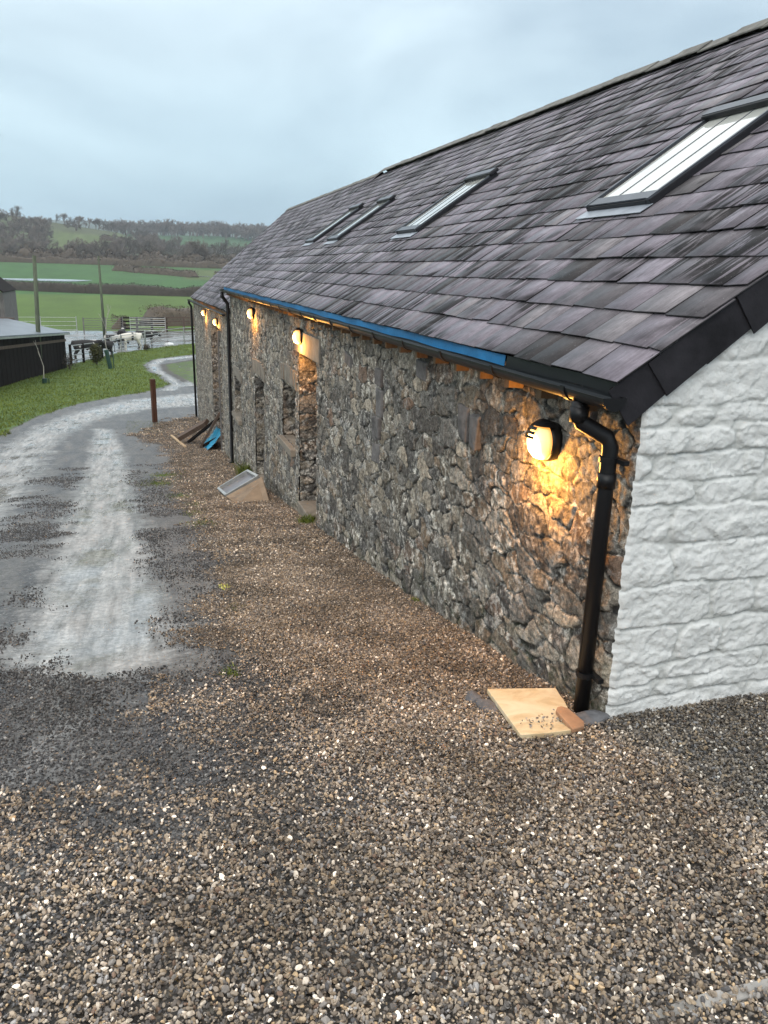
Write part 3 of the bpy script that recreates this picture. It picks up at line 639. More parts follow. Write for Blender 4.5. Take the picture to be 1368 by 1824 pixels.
def stone_height(u, v, kind, seed, cw=.23, ch=.135):
    if kind == 'rubble':
        cid, msk, e = rubble(u, v, cw, ch, seed)
        r2 = (cid*7.3 % 1); r3 = (cid*31.7 % 1)
        h = msk*(.006+.018*r2**1.2)+facet(u, v, .13, .085, seed+90)*.014*msk+facet(u, v, .045, .035, seed+95)*.007
        h = h+(fbm(u*4, v*5, 3, seed+50)-.5)*.026+(fbm(u*20, v*20, 4, seed+55)-.5)*.010-np.abs(fbm(u*24, v*24, 4, seed+60)-.5)*.020+.008
        return cid, msk, h+.004
    cid, e, r1, r2, ev, el = coursed(u, v, seed)
    q = sst(-.002, .008, e); h = q*(.004+.012*r1)+(fbm(u*5, v*8, 4, seed+5)-.5)*.010-(np.abs(fbm(u*9+v*3, v*11, 5, seed+6)-.5))*.010
    h = h+facet(u, v, .17, .11, seed+90)*.014+facet(u, v, .07, .05, seed+95)*.010+facet(u, v, .028, .020, seed+97)*.006+(fbm(u*24, v*30, 4, seed+9)-.5)*.008
    h = h-.012*np.exp(-(np.clip(ev, 0, 1)/.005)**2)*sst(.42, .58, fbm(u*2.5, v*9, 3, seed+12))
    tilt = (r2-.4)*.16*np.clip(ev, 0, .1)
    return cid, q, h+tilt+(fbm(u*40, v*40, 3, seed+7)-.5)*.005+.02
def stone_panel(name, us, vs, kind, seed, mp_, mat, parent, keepf=None, footf=None, cw=.23, ch=.135, edge=None):
    U, Vv = np.meshgrid(us, vs, indexing='ij'); cid, msk, h = stone_height(U, Vv, kind, seed, cw, ch)
    P = mp_(U, Vv, h); P = np.stack(P, -1)
    if edge is not None: P[0, :, :] = edge
    foot = np.clip(1-(Vv-footf(U))/.5, 0, 1) if footf else np.zeros_like(U)
    lime = np.clip(.45+(1.45-Vv)*.55, .2, 1.0)
    at = {'stone': np.stack([cid, msk, h*10, np.ones_like(h)], -1).reshape(-1, 4), 'foot': foot.ravel(), 'lime': lime.ravel()}
    F_ = grid_faces(len(us), len(vs)); Vt = P.reshape(-1, 3)
    if keepf is not None:
        uc = U.ravel()[F_].mean(1); vc = Vv.ravel()[F_].mean(1); Vt, F_, at = sub_faces(Vt, F_, keepf(uc, vc), at)
    return link(name, npmesh(name, Vt, F_, True, at), mat, parent)

# ================================================================== BARN
EX, EZ, RX, RZ, L1 = -.17, 1.66, 3.87, 4.46, 17.42
base_z = lambda y: T(np.zeros_like(np.asarray(y, float)), y)
barn = thing('stone_barn', 'long rubble stone barn with white painted gable and grey slate roof', 'barn', (0, 0, 0))
OPEN = [(6.95, 8.20, -9, 1.0), (8.52, 9.62, -.46, .41), (11.75, 12.98, -9, .10), (15.5, 16.85, -1.28, -.42)]
def hole(u, v):
    k = np.ones(u.shape, bool)
    for a, b, lo, hi in OPEN: k &= ~((u > a) & (u < b) & (v > lo) & (v < hi))
    return k
vs = np.arange(-.30, 1.605, .0085)
vs_all = np.concatenate([np.arange(-3.1, -.30, .0135), vs])
us = np.concatenate([np.arange(0, 4.6, .0100), np.arange(4.6, 8.2, .017), np.arange(8.2, L1+.01, .026)])
# shared corner edge
hf = stone_height(np.zeros_like(vs_all), vs_all, 'rubble', 11)[2]; hg = stone_height(np.zeros_like(vs_all), vs_all, 'coursed', 23)[2]
edge = np.stack([-hf*.55, -hg*.5, vs_all], -1)
stone_panel('rubble_wall', us, vs_all, 'rubble', 11, lambda u, v, h: (-h-.03*sst(1.2, -.3, v-base_z(u))*.6, u, v), M_RUBBLE, barn,
            lambda u, v: hole(u, v) & (v > base_z(u)-.12), lambda u: base_z(u), edge=edge)
slope = (RZ-EZ)/(RX-EX)
rooft = lambda x: EZ-.045+(np.minimum(x, 7.74-x)-EX)*slope
gxs = np.concatenate([np.arange(0, 1.3, .0075), np.arange(1.3, 1.6, .02), np.arange(1.6, 7.75, .045)])
gvs = np.concatenate([vs_all, np.arange(1.612, 4.5, .0115)])
e2 = np.concatenate([edge, np.stack([0*np.arange(1.612, 4.5, .0115), 0*np.arange(1.612, 4.5, .0115), np.arange(1.612, 4.5, .0115)], -1)])
stone_panel('white_gable_wall', gxs, gvs, 'coursed', 23, lambda u, v, h: (u, -h, v), M_WHITE, barn,
            lambda u, v: (v < rooft(u)) & (v > -.25), lambda u: 0*u-.02, edge=e2)
bk = MB()
for y_ in (L1,):
    bk.poly([(0, y_, -3.2), (7.74, y_, -3.2), (7.74, y_, 1.6), (RX, y_, RZ-.05), (0, y_, 1.6)])
bk.poly([(7.74, 0, -.5), (7.74, L1, -3.2), (7.74, L1, 1.7), (7.74, 0, 1.7)])
bk.poly([(.02, 0, 1.60), (.02, L1, 1.60), (.5, L1, 1.60), (.5, 0, 1.60)])
bk.build('rear_wall', M_RUBBLE, barn)
# door and window reveals, with lintels, sills, joinery
ys_j = lambda a, b, st: np.arange(a, b+st, st)
lint = [(6.72, 8.42, 1.0, 1.30), (8.36, 9.80, .41, .66), (11.55, 13.2, .10, .37), (15.3, 17.0, -.42, -.19)]
for k, (a, b, lo, hi) in enumerate(OPEN):
    lo2 = max(lo, Tz(0, (a+b)/2)-.15)
    vj = np.arange(lo2, hi+.001, .016 if k < 2 else .03); xj = np.arange(-.02, .62, .016 if k < 2 else .03)
    o = stone_panel('door_reveal' if lo < -5 else 'window_reveal', xj, vj, 'rubble', 60+k, lambda u, v, h, b=b: (u, b-h*1.4+.02, v), M_RUBBLE, barn, cw=.30, ch=.13)
    o = stone_panel('door_reveal' if lo < -5 else 'window_reveal', xj, vj, 'rubble', 70+k, lambda u, v, h, a=a: (u, a+h-.02, v), M_RUBBLE, barn, cw=.30, ch=.13)
    MB().poly([(-.01, a-.03, hi-.002), (.62, a-.03, hi-.002), (.62, b+.03, hi-.002), (-.01, b+.03, hi-.002)]).build('soffit', M_DARKWOOD, barn)
    c0, c1, z0, z1 = lint[k]; lm = MB(); n = 1 if k == 0 else 7
    for q in range(n):
        ya = c0+(c1-c0)*q/n; yb = c0+(c1-c0)*(q+1)/n-(.012 if n > 1 else 0); arch = (1-((q+.5)/n*2-1)**2)*.06 if n > 1 else 0
        lm.box((-.012+random.uniform(-.006, .006), (ya+yb)/2, (z0+z1)/2+arch), (.07, yb-ya, (z1-z0)), None, .008)
    lm.build('lintel', M_LINTEL, barn, bevel=.008)
    if k in (1, 3):
        MB().box((.02, (a+b)/2, lo-.06), (.26, b-a+.10, .11), None, .006).build('window_sill', M_STEP, barn, bevel=.012)
        f = MB()
        for y_ in (a+.04, b-.04, (a+b)/2): f.box((.30, y_, (lo+hi)/2), (.06, .07, hi-lo))
        for z_ in (lo+.035, hi-.035): f.box((.302, (a+b)/2, z_), (.055, b-a, .07))
        fo = f.build('window', M_GREYWOOD, barn); MB().box((.325, (a+b)/2, (lo+hi)/2), (.008, b-a, hi-lo)).build('pane', M_DGLASS, fo)
    else:
        f = MB()
        for j in range(6): f.box((.52+(j % 2)*.004, a+(b-a)*(j+.5)/6, (lo2+hi)/2), (.04, (b-a)/6-.008, hi-lo2))
        d = f.build('door', M_DARKWOOD, barn)
        MB().box((.485, a+.12, (lo2+hi)/2), (.03, .03, .14)).build('handle', M_BLACK, d)
        fm = MB(); [fm.box((.46, y_, (lo2+hi)/2), (.09, .06, hi-lo2)) for y_ in (a+.05, b-.05)]
        fm.build('door_frame', M_DARKWOOD, barn)
for yq, zq, wq, hq in ((4.06, .93, .17, .26), (4.22, .66, .13, .24), (4.08, .70, .13, .20), (4.14, .44, .26, .18), (4.10, 1.16, .22, .15), (2.0, 1.12, .16, .24), (1.80, 1.10, .14, .22), (.42, 1.43, .17, .14), (2.9, 1.38, .22, .15), (5.3, 1.2, .28, .13)):
    MB().box((-.012, yq, zq), (.07, wq, hq), Matrix.Rotation(R(random.uniform(-4, 4)), 3, 'X'), .014).build('dressed_stone', M_DRESS, barn, bevel=.014)
st = MB().box((.22, 7.57, Tz(0, 7.5)+.02), (.56, 1.22, .16), None, .01).build('door_step', M_STEP, barn, bevel=.015)
MB().box((.2, 12.36, Tz(0, 12.4)+.03), (.5, 1.2, .14), None, .01).build('door_step', M_STEP, barn, bevel=.015)
MB().box((-.02, 11.78, Tz(0, 11.8)+.42), (.03, .13, .75)).build('door_board', M_GREYWOOD, barn)

def slates(name, O, A, S, LY, parent, seed, gauge=.236, mean=.27, fine=True):
    rg = np.random.default_rng(seed); O = np.array(O, float); A = np.array(A, float); A /= np.linalg.norm(A); S = np.array(S, float); LS = np.linalg.norm(S); S = S/LS
    N = np.cross(S, A); N = N if N[2] > 0 else -N; V_ = []; nrow = int(LS/gauge)+1
    for r_ in range(nrow):
        y = -.07+(0 if r_ % 2 == 0 else -mean*.5); s0 = r_*gauge
        sag = lambda y_: .003*math.sin(y_*1.1+r_*.4)+.002*math.sin(y_*2.7+r_)
        while y < LY:
            wd = mean*rg.uniform(.72, 1.25); a = max(y, -.07+rg.uniform(-.012, .008)); b = min(y+wd-rg.uniform(.003, .008), LY)
            if b-a > .04:
                l0 = .019+rg.uniform(-.002, .004); tp = min(s0+.40, LS+.01); l1 = .003; yaw_ = rg.normal(0, .003)
                tw = rg.normal(0, .0022); th = rg.uniform(.006, .009)
                ja, jb = rg.normal(0, .003, 2)
                q = [(a, s0+ja, l0+tw+sag(y)), (b, s0+jb, l0-tw+sag(y)), (b+yaw_, tp, l1), (a+yaw_, tp, l1)]
                if fine and rg.random() < .25: q[0] = (a, s0+ja+rg.uniform(.004, .016), q[0][2])
                for dz in (0, -th):
                    for (yy, ss, nn) in q: V_.append(O+A*yy+S*ss+N*(nn+dz+.004))
            y += wd
    V_ = np.array(V_); n = len(V_)//8; base = np.arange(n)[:, None, None]*8
    f = np.array([(0, 1, 2, 3), (7, 6, 5, 4), (0, 4, 5, 1), (1, 5, 6, 2), (2, 6, 7, 3), (3, 7, 4, 0)])[None]
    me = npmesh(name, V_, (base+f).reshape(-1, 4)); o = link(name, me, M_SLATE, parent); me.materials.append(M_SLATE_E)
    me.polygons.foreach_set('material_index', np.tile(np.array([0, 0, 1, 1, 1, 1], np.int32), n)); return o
slates('slate_roof', (EX, 0, EZ), (0, 1, 0), (RX-EX, 0, RZ-EZ), L1+.03, barn, 5)
slates('slate_roof', (7.91, 0, EZ), (0, 1, 0), (RX-7.91, 0, RZ-EZ), L1+.03, barn, 6, fine=False)
dk = MB()
dk.poly([(EX+.02, -.03, EZ-.012), (EX+.02, L1, EZ-.012), (RX, L1, RZ-.014), (RX, -.03, RZ-.014)])
dk.poly([(7.89, -.03, EZ-.012), (7.89, L1, EZ-.012), (RX, L1, RZ-.014), (RX, -.03, RZ-.014)])
dk.build('roof_deck', M_DARKWOOD, barn)
# ridge tiles
def ridge(name, A, B, seg, parent, mat, lift=.0):
    A = Vector(A); B = Vector(B); n = int((B-A).length/seg); mb = MB(); d = (B-A)/n
    for k in range(n):
        p = A+d*k; q = A+d*(k+1)*1.0+d*.04; dz = lift+random.uniform(-.008, .008); dz2 = dz+random.uniform(-.006, .01)
        for s_ in (-1, 1):
            w0 = .155; t_ = .014
            a0 = p+Vector((0, 0, .045+dz)); a1 = q+Vector((0, 0, .045+dz2)); b0 = p+Vector((s_*w0, 0, .045+dz-w0*.70)); b1 = q+Vector((s_*w0, 0, .045+dz2-w0*.70))
            up = Vector((0, 0, t_)); i = len(mb.v)
            mb.v += [tuple(x) for x in (a0, a1, b1, b0, a0+up, a1+up, b1+up, b0+up)]
            mb.f += [tuple(i+j for j in f) for f in ((0, 1, 2, 3), (4, 7, 6, 5), (0, 4, 5, 1), (1, 5, 6, 2), (2, 6, 7, 3), (3, 7, 4, 0))]
    return mb.build(name, mat, parent)
ridge('ridge_tile_row', (RX, -.08, RZ), (RX, L1+.05, RZ+.05), .47, barn, M_RIDGE, .012)
# verge slates hanging on the gable
rd = Vector((RX-EX, 0, RZ-EZ)).normalized(); rn = Vector((-rd.z, 0, rd.x))
s_ = -.03; k = 0
while s_ < 4.9:
    ln = random.uniform(.22, .30); mb = MB()
    M = Matrix((rd, Vector((0, 1, 0)), rn)).transposed() @ Matrix.Rotation(R(-3.5+random.uniform(-1.5, 1.5)), 3, 'Y')
    c_ = Vector((EX, -.050-(k % 2)*.009, EZ))+rd*(s_+ln/2)+rn*(-.085)
    mb.box(c_, (ln+.03, .008, .185+random.uniform(-.01, .015)), M, .003)
    mb.build('verge_slate', M_SLATE_D, barn); s_ += ln-.012; k += 1
MB().beam((EX+.02, -.025, EZ-.06), (RX, -.025, RZ-.06), .05, .09).build('bargeboard', M_DARKWOOD, barn)
# eaves: membrane, tray, rafter feet
def strip(name, y0, y1, mat, top=.010, bot=-.048, x=EX+.012, n=60):
    vs_ = []; fs = []
    for k in range(n+1):
        y = y0+(y1-y0)*k/n; wv = .006*math.sin(y*3.1)+.004*math.sin(y*7.3)
        vs_ += [(x+wv, y, EZ+top), (x-.006+wv, y, EZ+bot+.004*math.sin(y*5))]
        if k: i = 2*k; fs.append((i-2, i, i+1, i-1))
    me = bpy.data.meshes.new(name); me.from_pydata(vs_, [], fs); me.update(); o = link(name, me, mat, barn)
    s = o.modifiers.new('thick', 'SOLIDIFY'); s.thickness = .003; return o
strip('blue_membrane', 1.12, L1-.05, M_BLUE)
strip('eaves_tray', -.05, 1.10, M_BLACK)
y_ = .35
while y_ < L1-.2:
    MB().box((-.05, y_, 1.525), (.13, .05, .09), None, .004, ).build('rafter_foot', M_RAFT, barn); y_ += .41
def gutter(name, A, B, r_, parent, brackets):
    A = Vector(A); B = Vector(B); d = (B-A).normalized(); x = Vector((1, 0, 0)); n = 12; prof = []
    for k in range(n+1): a = math.pi+math.pi*k/n; prof.append((r_*math.cos(a), r_*math.sin(a)))
    for k in range(n+1): a = 2*math.pi-math.pi*k/n; prof.append(((r_-.004)*math.cos(a), (r_-.004)*math.sin(a)))
    mb = MB(); m_ = len(prof)
    for P in (A, B): mb.v += [tuple(P+x*p[0]+Vector((0, 0, p[1]))) for p in prof]
    for k in range(m_): mb.f.append((k, (k+1) % m_, m_+(k+1) % m_, m_+k))
    mb.f.append(tuple(range(n+1))); mb.f.append(tuple(m_+k for k in range(n+1)))
    g = mb.build(name, M_BLACK, parent)
    y = .35; L = (B-A).length
    while y < L:
        bb = MB(); P = A+d*y; pr = []
        for k in range(n+1): a = math.pi+math.pi*k/n; pr.append(((r_+.005)*math.cos(a), (r_+.005)*math.sin(a)))
        i0 = len(bb.v)
        for off in (-.018, .018):
            for rr_ in (r_+.001, r_+.007):
                bb.v += [tuple(P+d*off+Vector((rr_*math.cos(math.pi+math.pi*k/n), 0, rr_*math.sin(math.pi+math.pi*k/n)+(.006 if k in (0, n) else 0)))) for k in range(n+1)]
        q = n+1
        for k in range(n):
            for (a, b) in ((0, 1), (1, 3), (3, 2), (2, 0)): bb.f.append((a*q+k, a*q+k+1, b*q+k+1, b*q+k))
        bb.build('gutter_bracket', M_BLACK, g); y += brackets
    return g
gut = gutter('gutter', (EX-.035, -.10, 1.612), (EX-.035, L1-.02, 1.616), .058, barn, .82)
def downpipe(name, pts, r_, br, parent):
    g = MB().tube(pts, r_, 20).build(name, M_BLACK, parent, smooth=True)
    for i, p in enumerate(pts[1:-1]): MB().tube([Vector(p)+Vector((0, 0, .035)), Vector(p)-Vector((0, 0, .035))], r_+.006, 16).build('collar', M_BLACK, g, smooth=True) if i in (0, len(pts)-3) else None
    for (x, y, z) in br:
        b = MB().tube([(x, y, z-.012), (x, y, z+.012)], r_+.008, 16); b.box((x+.03, y-.045, z), (.03, .11, .022)); b.build('pipe_bracket', M_BLACK, g)
    return g
downpipe('downpipe', [(EX-.045, .17, 1.56), (EX-.045, .165, 1.50), (EX-.035, .16, 1.465), (-.10, .095, 1.40), (-.085, .085, 1.36), (-.085, .088, 1.2), (-.085, .094, -.06)], .038, [(-.085, .088, 1.30), (-.085, .092, .20)], barn)
downpipe('downpipe', [(EX-.045, L1-.12, 1.56), (EX-.045, L1-.12, 1.45), (-.09, L1-.10, 1.28), (-.085, L1-.10, 1.1), (-.085, L1-.02, Tz(-.1, L1)+.06), (-.15, L1-.02, Tz(-.1, L1)+.02)], .042, [(-.085, L1-.10, .9), (-.085, L1-.05, -1.4)], barn)
# skylights
def skylight(y, s0, wd, ln, parent):
    N = rn; O = Vector((EX, 0, EZ)); P = lambda yy, ss, nn: O+Vector((0, yy, 0))+rd*ss+N*nn
    M = Matrix((Vector((0, 1, 0)), rd, N)).transposed()
    f = MB(); t_ = .05; H = .052
    for yy in (y+t_/2, y+wd-t_/2): f.box(P(yy, s0+ln/2, H/2+.01), (t_, ln, H), M)
    f.box(P(y+wd/2, s0+t_/2, H/2+.008), (wd-2*t_, t_, H-.004), M); f.box(P(y+wd/2, s0+ln-t_/2, H/2+.008), (wd-2*t_, t_, H-.004), M)
    root = f.build('skylight', M_BLACKMET, parent, bevel=.004)
    MB().box(P(y+wd/2, s0+ln/2, .050), (wd-2*t_+.004, ln-2*t_+.004, .012), M).build('pane', M_PANE, root)
    g = MB()
    for q in (.34, .66): g.box(P(y+wd*q, s0+ln/2-.01, .0580), (.010, ln-2*t_-.02, .004), M)
    g.build('glazing_line', M_GREYMET, root)
    g = MB()
    for yy in (y+.012, y+wd-.012): g.box(P(yy, s0+ln/2, H+.016), (.022, ln+.01, .014), M)
    g.box(P(y+wd/2, s0+.055, H+.014), (wd-.05, .09, .010), M)
    g.build('frame_trim', M_GREYMET, root)
    h = MB(); h.box(P(y+wd/2, s0+ln-.035, H+.028), (wd+.04, .13, .045), M); h.build('hood', M_BLACKMET, root, bevel=.012)
    MB().box(P(y+wd/2, s0+ln-.035, H+.053), (wd+.02, .10, .006), M).build('hood_cap', M_GREYMET, root)
    MB().box(P(y+wd/2, s0-.05, .030), (wd+.03, .11, .004), M @ Matrix.Rotation(R(-3), 3, 'X')).build('flashing_apron', M_LEAD, root)
for y, s0, wd, ln in ((1.74, 1.55, .80, 1.22), (6.50, 1.56, .80, 1.22), (10.84, 1.62, .78, 1.22), (13.05, 1.66, .78, 1.22)): skylight(y, s0, wd, ln, barn)

# ---- lower wing
wing = thing('stone_barn', 'lower stone wing with tall boarded opening beyond the long barn', 'barn', (0, 17.44, 0))
inv = lambda o: None
def rel(o):                                     # geometry given in world space under a moved root
    o.matrix_parent_inverse = Matrix.Translation((0, 17.44, 0)).inverted(); return o
WY0, WY1 = 17.46, 29.6
wx = lambda y: -.0-.15*(y-17.4)/12.2
uw = np.arange(WY0, WY1, .035); vw = np.arange(-4.0, 1.08, .03)
WOP = (19.9, 22.6, -9, .46)
rel(stone_panel('rubble_wall', uw, vw, 'rubble', 31, lambda u, v, h: (wx(u)-h, u, v), M_RUBBLE, wing,
    lambda u, v: (v > T(-.2+0*u, u)-.12) & ~((u > WOP[0]) & (u < WOP[1]) & (v < WOP[3])), lambda u: T(-.2+0*u, u), cw=.2, ch=.12))
vj = np.arange(-3.3, .47, .03); xj = np.arange(-.10, .5, .03)
rel(stone_panel('door_reveal', xj, vj, 'rubble', 81, lambda u, v, h: (u, WOP[1]-h+.02, v), M_RUBBLE, wing, cw=.32, ch=.17))
rel(stone_panel('door_reveal', xj, vj, 'rubble', 82, lambda u, v, h: (u, WOP[0]+h-.02, v), M_RUBBLE, wing))
fr = MB(); fr.box((-.07, WOP[0]+.08, -1.35), (.12, .11, 3.6)); fr.box((-.05, WOP[0]+.3, -1.35), (.05, .20, 3.5)); rel(fr.build('door_frame', M_GREYWOOD, wing))
dd = MB()
for j in range(9): dd.box((.40+(j % 2)*.004, WOP[0]+.15+(WOP[1]-WOP[0]-.15)*(j+.5)/9, -1.3), (.03, .27, 3.5))
rel(dd.build('door', M_DARKWOOD, wing))
bk = MB(); bk.poly([(-.15, WY1, -4.2), (7.4, WY1, -4.2), (7.4, WY1, 1.0), (3.69, WY1, 4.4), (-.15, WY1, 1.0)]); bk.poly([(7.4, WY0, -4.2), (7.4, WY1, -4.2), (7.4, WY1, 1.1), (7.4, WY0, 1.1)])
rel(bk.build('rear_wall', M_RUBBLE, wing))
WO = Vector((-.10, 17.47, 1.085)); WE = Vector((-.27, 29.75, .99)); WS = Vector((3.90, 0, 3.39))
rel(slates('slate_roof', WO, WE-WO, WS, (WE-WO).length, wing, 15, .236, .27, False))
rel(slates('slate_roof', (7.55, 17.47, 1.07), (0, 1, 0), (-3.75, 0, 3.40), 12.25, wing, 16, .236, .27, False))
dk = MB(); dk.poly([WO+Vector((.02, 0, -.014)), WE+Vector((.02, 0, -.014)), WE+WS+Vector((0, 0, -.014)), WO+WS+Vector((0, 0, -.014))])
dk.poly([Vector((7.53, 17.47, 1.05)), Vector((7.53, 29.7, 1.05)), WE+WS+Vector((0, 0, -.014)), WO+WS+Vector((0, 0, -.014))]); rel(dk.build('roof_deck', M_DARKWOOD, wing))
rel(ridge('ridge_tile_row', WO+WS-Vector((0, -.05, .03)), WE+WS-Vector((0, 0, .02)), .45, wing, M_RIDGE, -.01))
wg = gutter('gutter', WO+Vector((-.07, .1, -.075)), WE+Vector((-.07, 0, -.075)), .055, wing, .9); rel(wg)
rel(downpipe('downpipe', [(-.34, 29.62, .90), (-.34, 29.62, .80), (-.26, 29.62, .66), (-.26, 29.62, .5), (-.24, 29.62, Tz(-.2, 29.6)+.03)], .042, [(-.26, 29.62, .3), (-.25, 29.62, -1.8)], wing))
y_ = 17.8
while y_ < 29.4:
    rel(MB().box((wx(y_)-.03, y_, .985), (.12, .06, .08), None, .004).build('rafter_foot', M_RAFT, wing)); y_ += .41

# ---- wall lamps
def lamp(x, y, z, label, power=1.0):
    t = thing('wall_lamp', label, 'wall lamp', (x, y, z), 0, 'round bulkhead lamps lit along the barn wall')
    M = Matrix.Rotation(R(-90), 3, 'Y')          # local z -> -x
    lathe(MB(), [(.102, -.03), (.108, .0), (.108, .035), (.100, .042)], 28, M).build('base', M_BLACK, t, smooth=True)
    lathe(MB(), [(.100, .040), (.098, .062), (.088, .088), (.066, .108), (.035, .118), (.003, .120)], 28, M).build('globe', M_LAMP, t, smooth=True)
    g = MB()
    prof = lambda d: .118*math.sqrt(max(0, 1-((d-.03)/.112)**2))
    def arc(z0, z1, thick=.004, a0=-80, a1=80, n=16):     # curved slat in front of the globe between heights z0..z1
        i0 = len(g.v)
        for k in range(n+1):
            a = R(a0+(a1-a0)*k/n)
            for zz in (z0, z1):
                rr_ = math.sqrt(max(.0004, .124**2-zz*zz))
                for q in (rr_, rr_+thick): g.v.append((-.03-q*math.cos(a)*.86, q*math.sin(a), zz))
        for k in range(n):
            b = i0+k*4
            for a, c_ in ((0, 1), (1, 3), (3, 2), (2, 0)): g.f.append((b+a, b+c_, b+4+c_, b+4+a))
    for z0 in (.022, .046, .070): arc(z0, z0+.015, a0=-22, a1=88)
    arc(.090, .112, a0=-88, a1=88); arc(.105, .1225, a0=-88, a1=88)
    g.build('louvre_guard', M_BLACK, t)
    ld = bpy.data.lights.new('lamp_light', 'POINT'); ld.energy = 25*power; ld.color = (1.0, .43, .08); ld.shadow_soft_size = .035
    lo = bpy.data.objects.new('lamp_light', ld); COL.objects.link(lo); lo.parent = t; lo.location = (-.125, 0, -.135)
    return t
lamp(-.035, .74, 1.25, 'lit round lamp nearest the white gable corner, beside the first downpipe')
lamp(-.035, 7.9, 1.235, 'lit round lamp above the near doorway lintel')
lamp(-.035, 12.88, 1.28, 'lit round lamp high between near doorway and middle downpipe')
lamp(wx(20.5)-.03, 20.5, .645, 'lit round lamp just above the boarded opening of the wing')
lamp(wx(24.25)-.03, 24.25, .70, 'lit round lamp farthest away, close to the last downpipe')

# ================================================================== THINGS BY THE WALL
def plank(name, a, b, wd, th, mat, label, roll=0, cat='plank', group=None):
    a = Vector(a); b = Vector(b); d = (b-a); L = d.length; d.normalize()
    q = d.to_track_quat('Y', 'Z').to_matrix().to_4x4() @ Matrix.Rotation(R(roll), 4, 'Y'); q.translation = (a+b)/2
    o = MB().box((0, 0, 0), (wd, L, th), None, .004).build(name, mat, bevel=.006); o.matrix_world = q
    return prop(o, label, cat, group)
g_ = lambda x, y, h=0: (x, y, Tz(x, y)+h)
plank('timber_beam', (-1.19, 22.3, -3.00), (-.405, 21.6, -2.415), .27, .13, M_OLDWOOD, 'thick weathered beam leaning at a low angle, its end on the gravel', 25, 'beam')
plank('timber_beam', (-.93, 22.0, -3.08), (-.13, 20.9, -2.19), .17, .07, M_DARKWOOD, 'dark beam behind the thick weathered one', 10, 'beam')
plank('plank', (-.664, 20.9, -3.03), (-.09, 20.6, -1.98), .15, .07, M_OLDWOOD, 'brown plank leaning steeply in front of the blue sheet', 20)
plank('plank', (-.58, 20.9, -3.00), (-.17, 20.75, -2.74), .15, .08, M_DARKWOOD, 'short dark plank lying at the foot of the blue sheet', 0)
plank('timber_stake', g_(-1.40, 24.0, .03), g_(-1.09, 21.2, .03), .07, .05, M_NEWWOOD, 'pale new timber stake under the end of the weathered beam', 0, 'stake')
def blob_sheet(name, pts_fn, nu_, nv_, mat, label, cat):
    V_ = []; 
    for i in range(nu_):
        for j in range(nv_): V_.append(pts_fn(i/(nu_-1), j/(nv_-1)))
    o = link(name, npmesh(name, np.array(V_), grid_faces(nu_, nv_), True), mat)
    s = o.modifiers.new('thick', 'SOLIDIFY'); s.thickness = .006
    return prop(o, label, cat)
def tarp(u, v):
    y = 20.3+u*1.9; h = .62*(1-abs(u-.45)**1.5*.9)*(1-v)
    fx = (float(fbm(np.array([u*9.]), np.array([v*8.]), 3, 4)[0])-.5)*.16
    x = -.12-.42*v**1.3+fx; return (x, y+fx*.5, Tz(x, y)+max(h+fx*.4, .01)+.01)
blob_sheet('tarpaulin', tarp, 40, 24, M_TARP, 'crumpled bright blue sheet heaped against the wing wall behind the planks', 'tarpaulin')

# sandstone slab under the first downpipe
def slab(name, pts, th, mat, label, lift, nrm_tilt=None, cat='slab'):
    mb = MB(); n = len(pts)
    top = [Vector((x, y, Tz(x, y)+lift+z)) for x, y, z in pts]; bot = [p-Vector((0, 0, th)) for p in top]
    mb.v = [tuple(p) for p in top+bot]; mb.f = [tuple(range(n)), tuple(range(2*n-1, n-1, -1))]+[(i, (i+1) % n, n+(i+1) % n, n+i) for i in range(n)]
    return prop(mb.build(name, mat, bevel=.004), label, cat)
def slab_abs(pts, *a_, **k_): return slab('paving_slab', [(x, y, z-Tz(x, y)) for x, y, z in pts], *a_, **k_)
slab_abs([(-.445, .455, -.035), (-.099, .333, -.01), (-.118, .255, -.004), (-.132, .19, .005), (-.155, .112, .015), (-.20, .0, .03), (-.268, -.145, .05), (-.40, -.14, .05), (-.531, -.123, .05)], .028, M_SAND, 'large yellow sandstone slab with a curved edge below the first downpipe', .0)
slab_abs([(-.285, .0, .072), (-.262, .028, .072), (-.235, .035, .070), (-.211, .015, .068), (-.184, -.097, .055), (-.20, -.13, .05), (-.279, -.159, .062)], .022, M_TERRA, 'small rounded brown sandstone piece overlapping the yellow slab', .0)
def rock(name, loc, s, seed, mat, label, cat='stone'):
    bm = bmesh.new(); bmesh.ops.create_icosphere(bm, subdivisions=3, radius=1)
    for v in bm.verts:
        n = v.co.normalized(); q = .75+.5*float(fbm(np.array([n.x*1.6+seed]), np.array([n.y*1.6+n.z*1.3]), 3, seed)[0]); v.co = Vector((n.x*s[0], n.y*s[1], n.z*s[2]))*q
    me = bpy.data.meshes.new(name); bm.to_mesh(me); bm.free(); o = link(name, me, mat); o.location = loc; return prop(o, label, cat)
rock('stone', g_(-.53, .44, .02), (.045, .055, .035), 3, M_ROCK, 'rounded dark stone at the upper left corner of the sandstone slab')
rock('stone', g_(-.50, .30, .0), (.05, .11, .04), 4, M_ROCK, 'longer dark stone propping the left edge of the sandstone slab')
rock('stone', g_(-.105, -.02, .015), (.10, .06, .04), 6, M_ROCK, 'grey stone wedged between the brown slab piece and the wall corner')
o = MB().tube([(-.05, .72, -.17), (-.13, .72, -.175), (-.17, .70, -.21), (-.185, .68, -.27)], .016, 12).build('drain_pipe', M_OLDWOOD, smooth=True)
prop(o, 'short rusty curved pipe poking out of the wall foot', 'pipe')
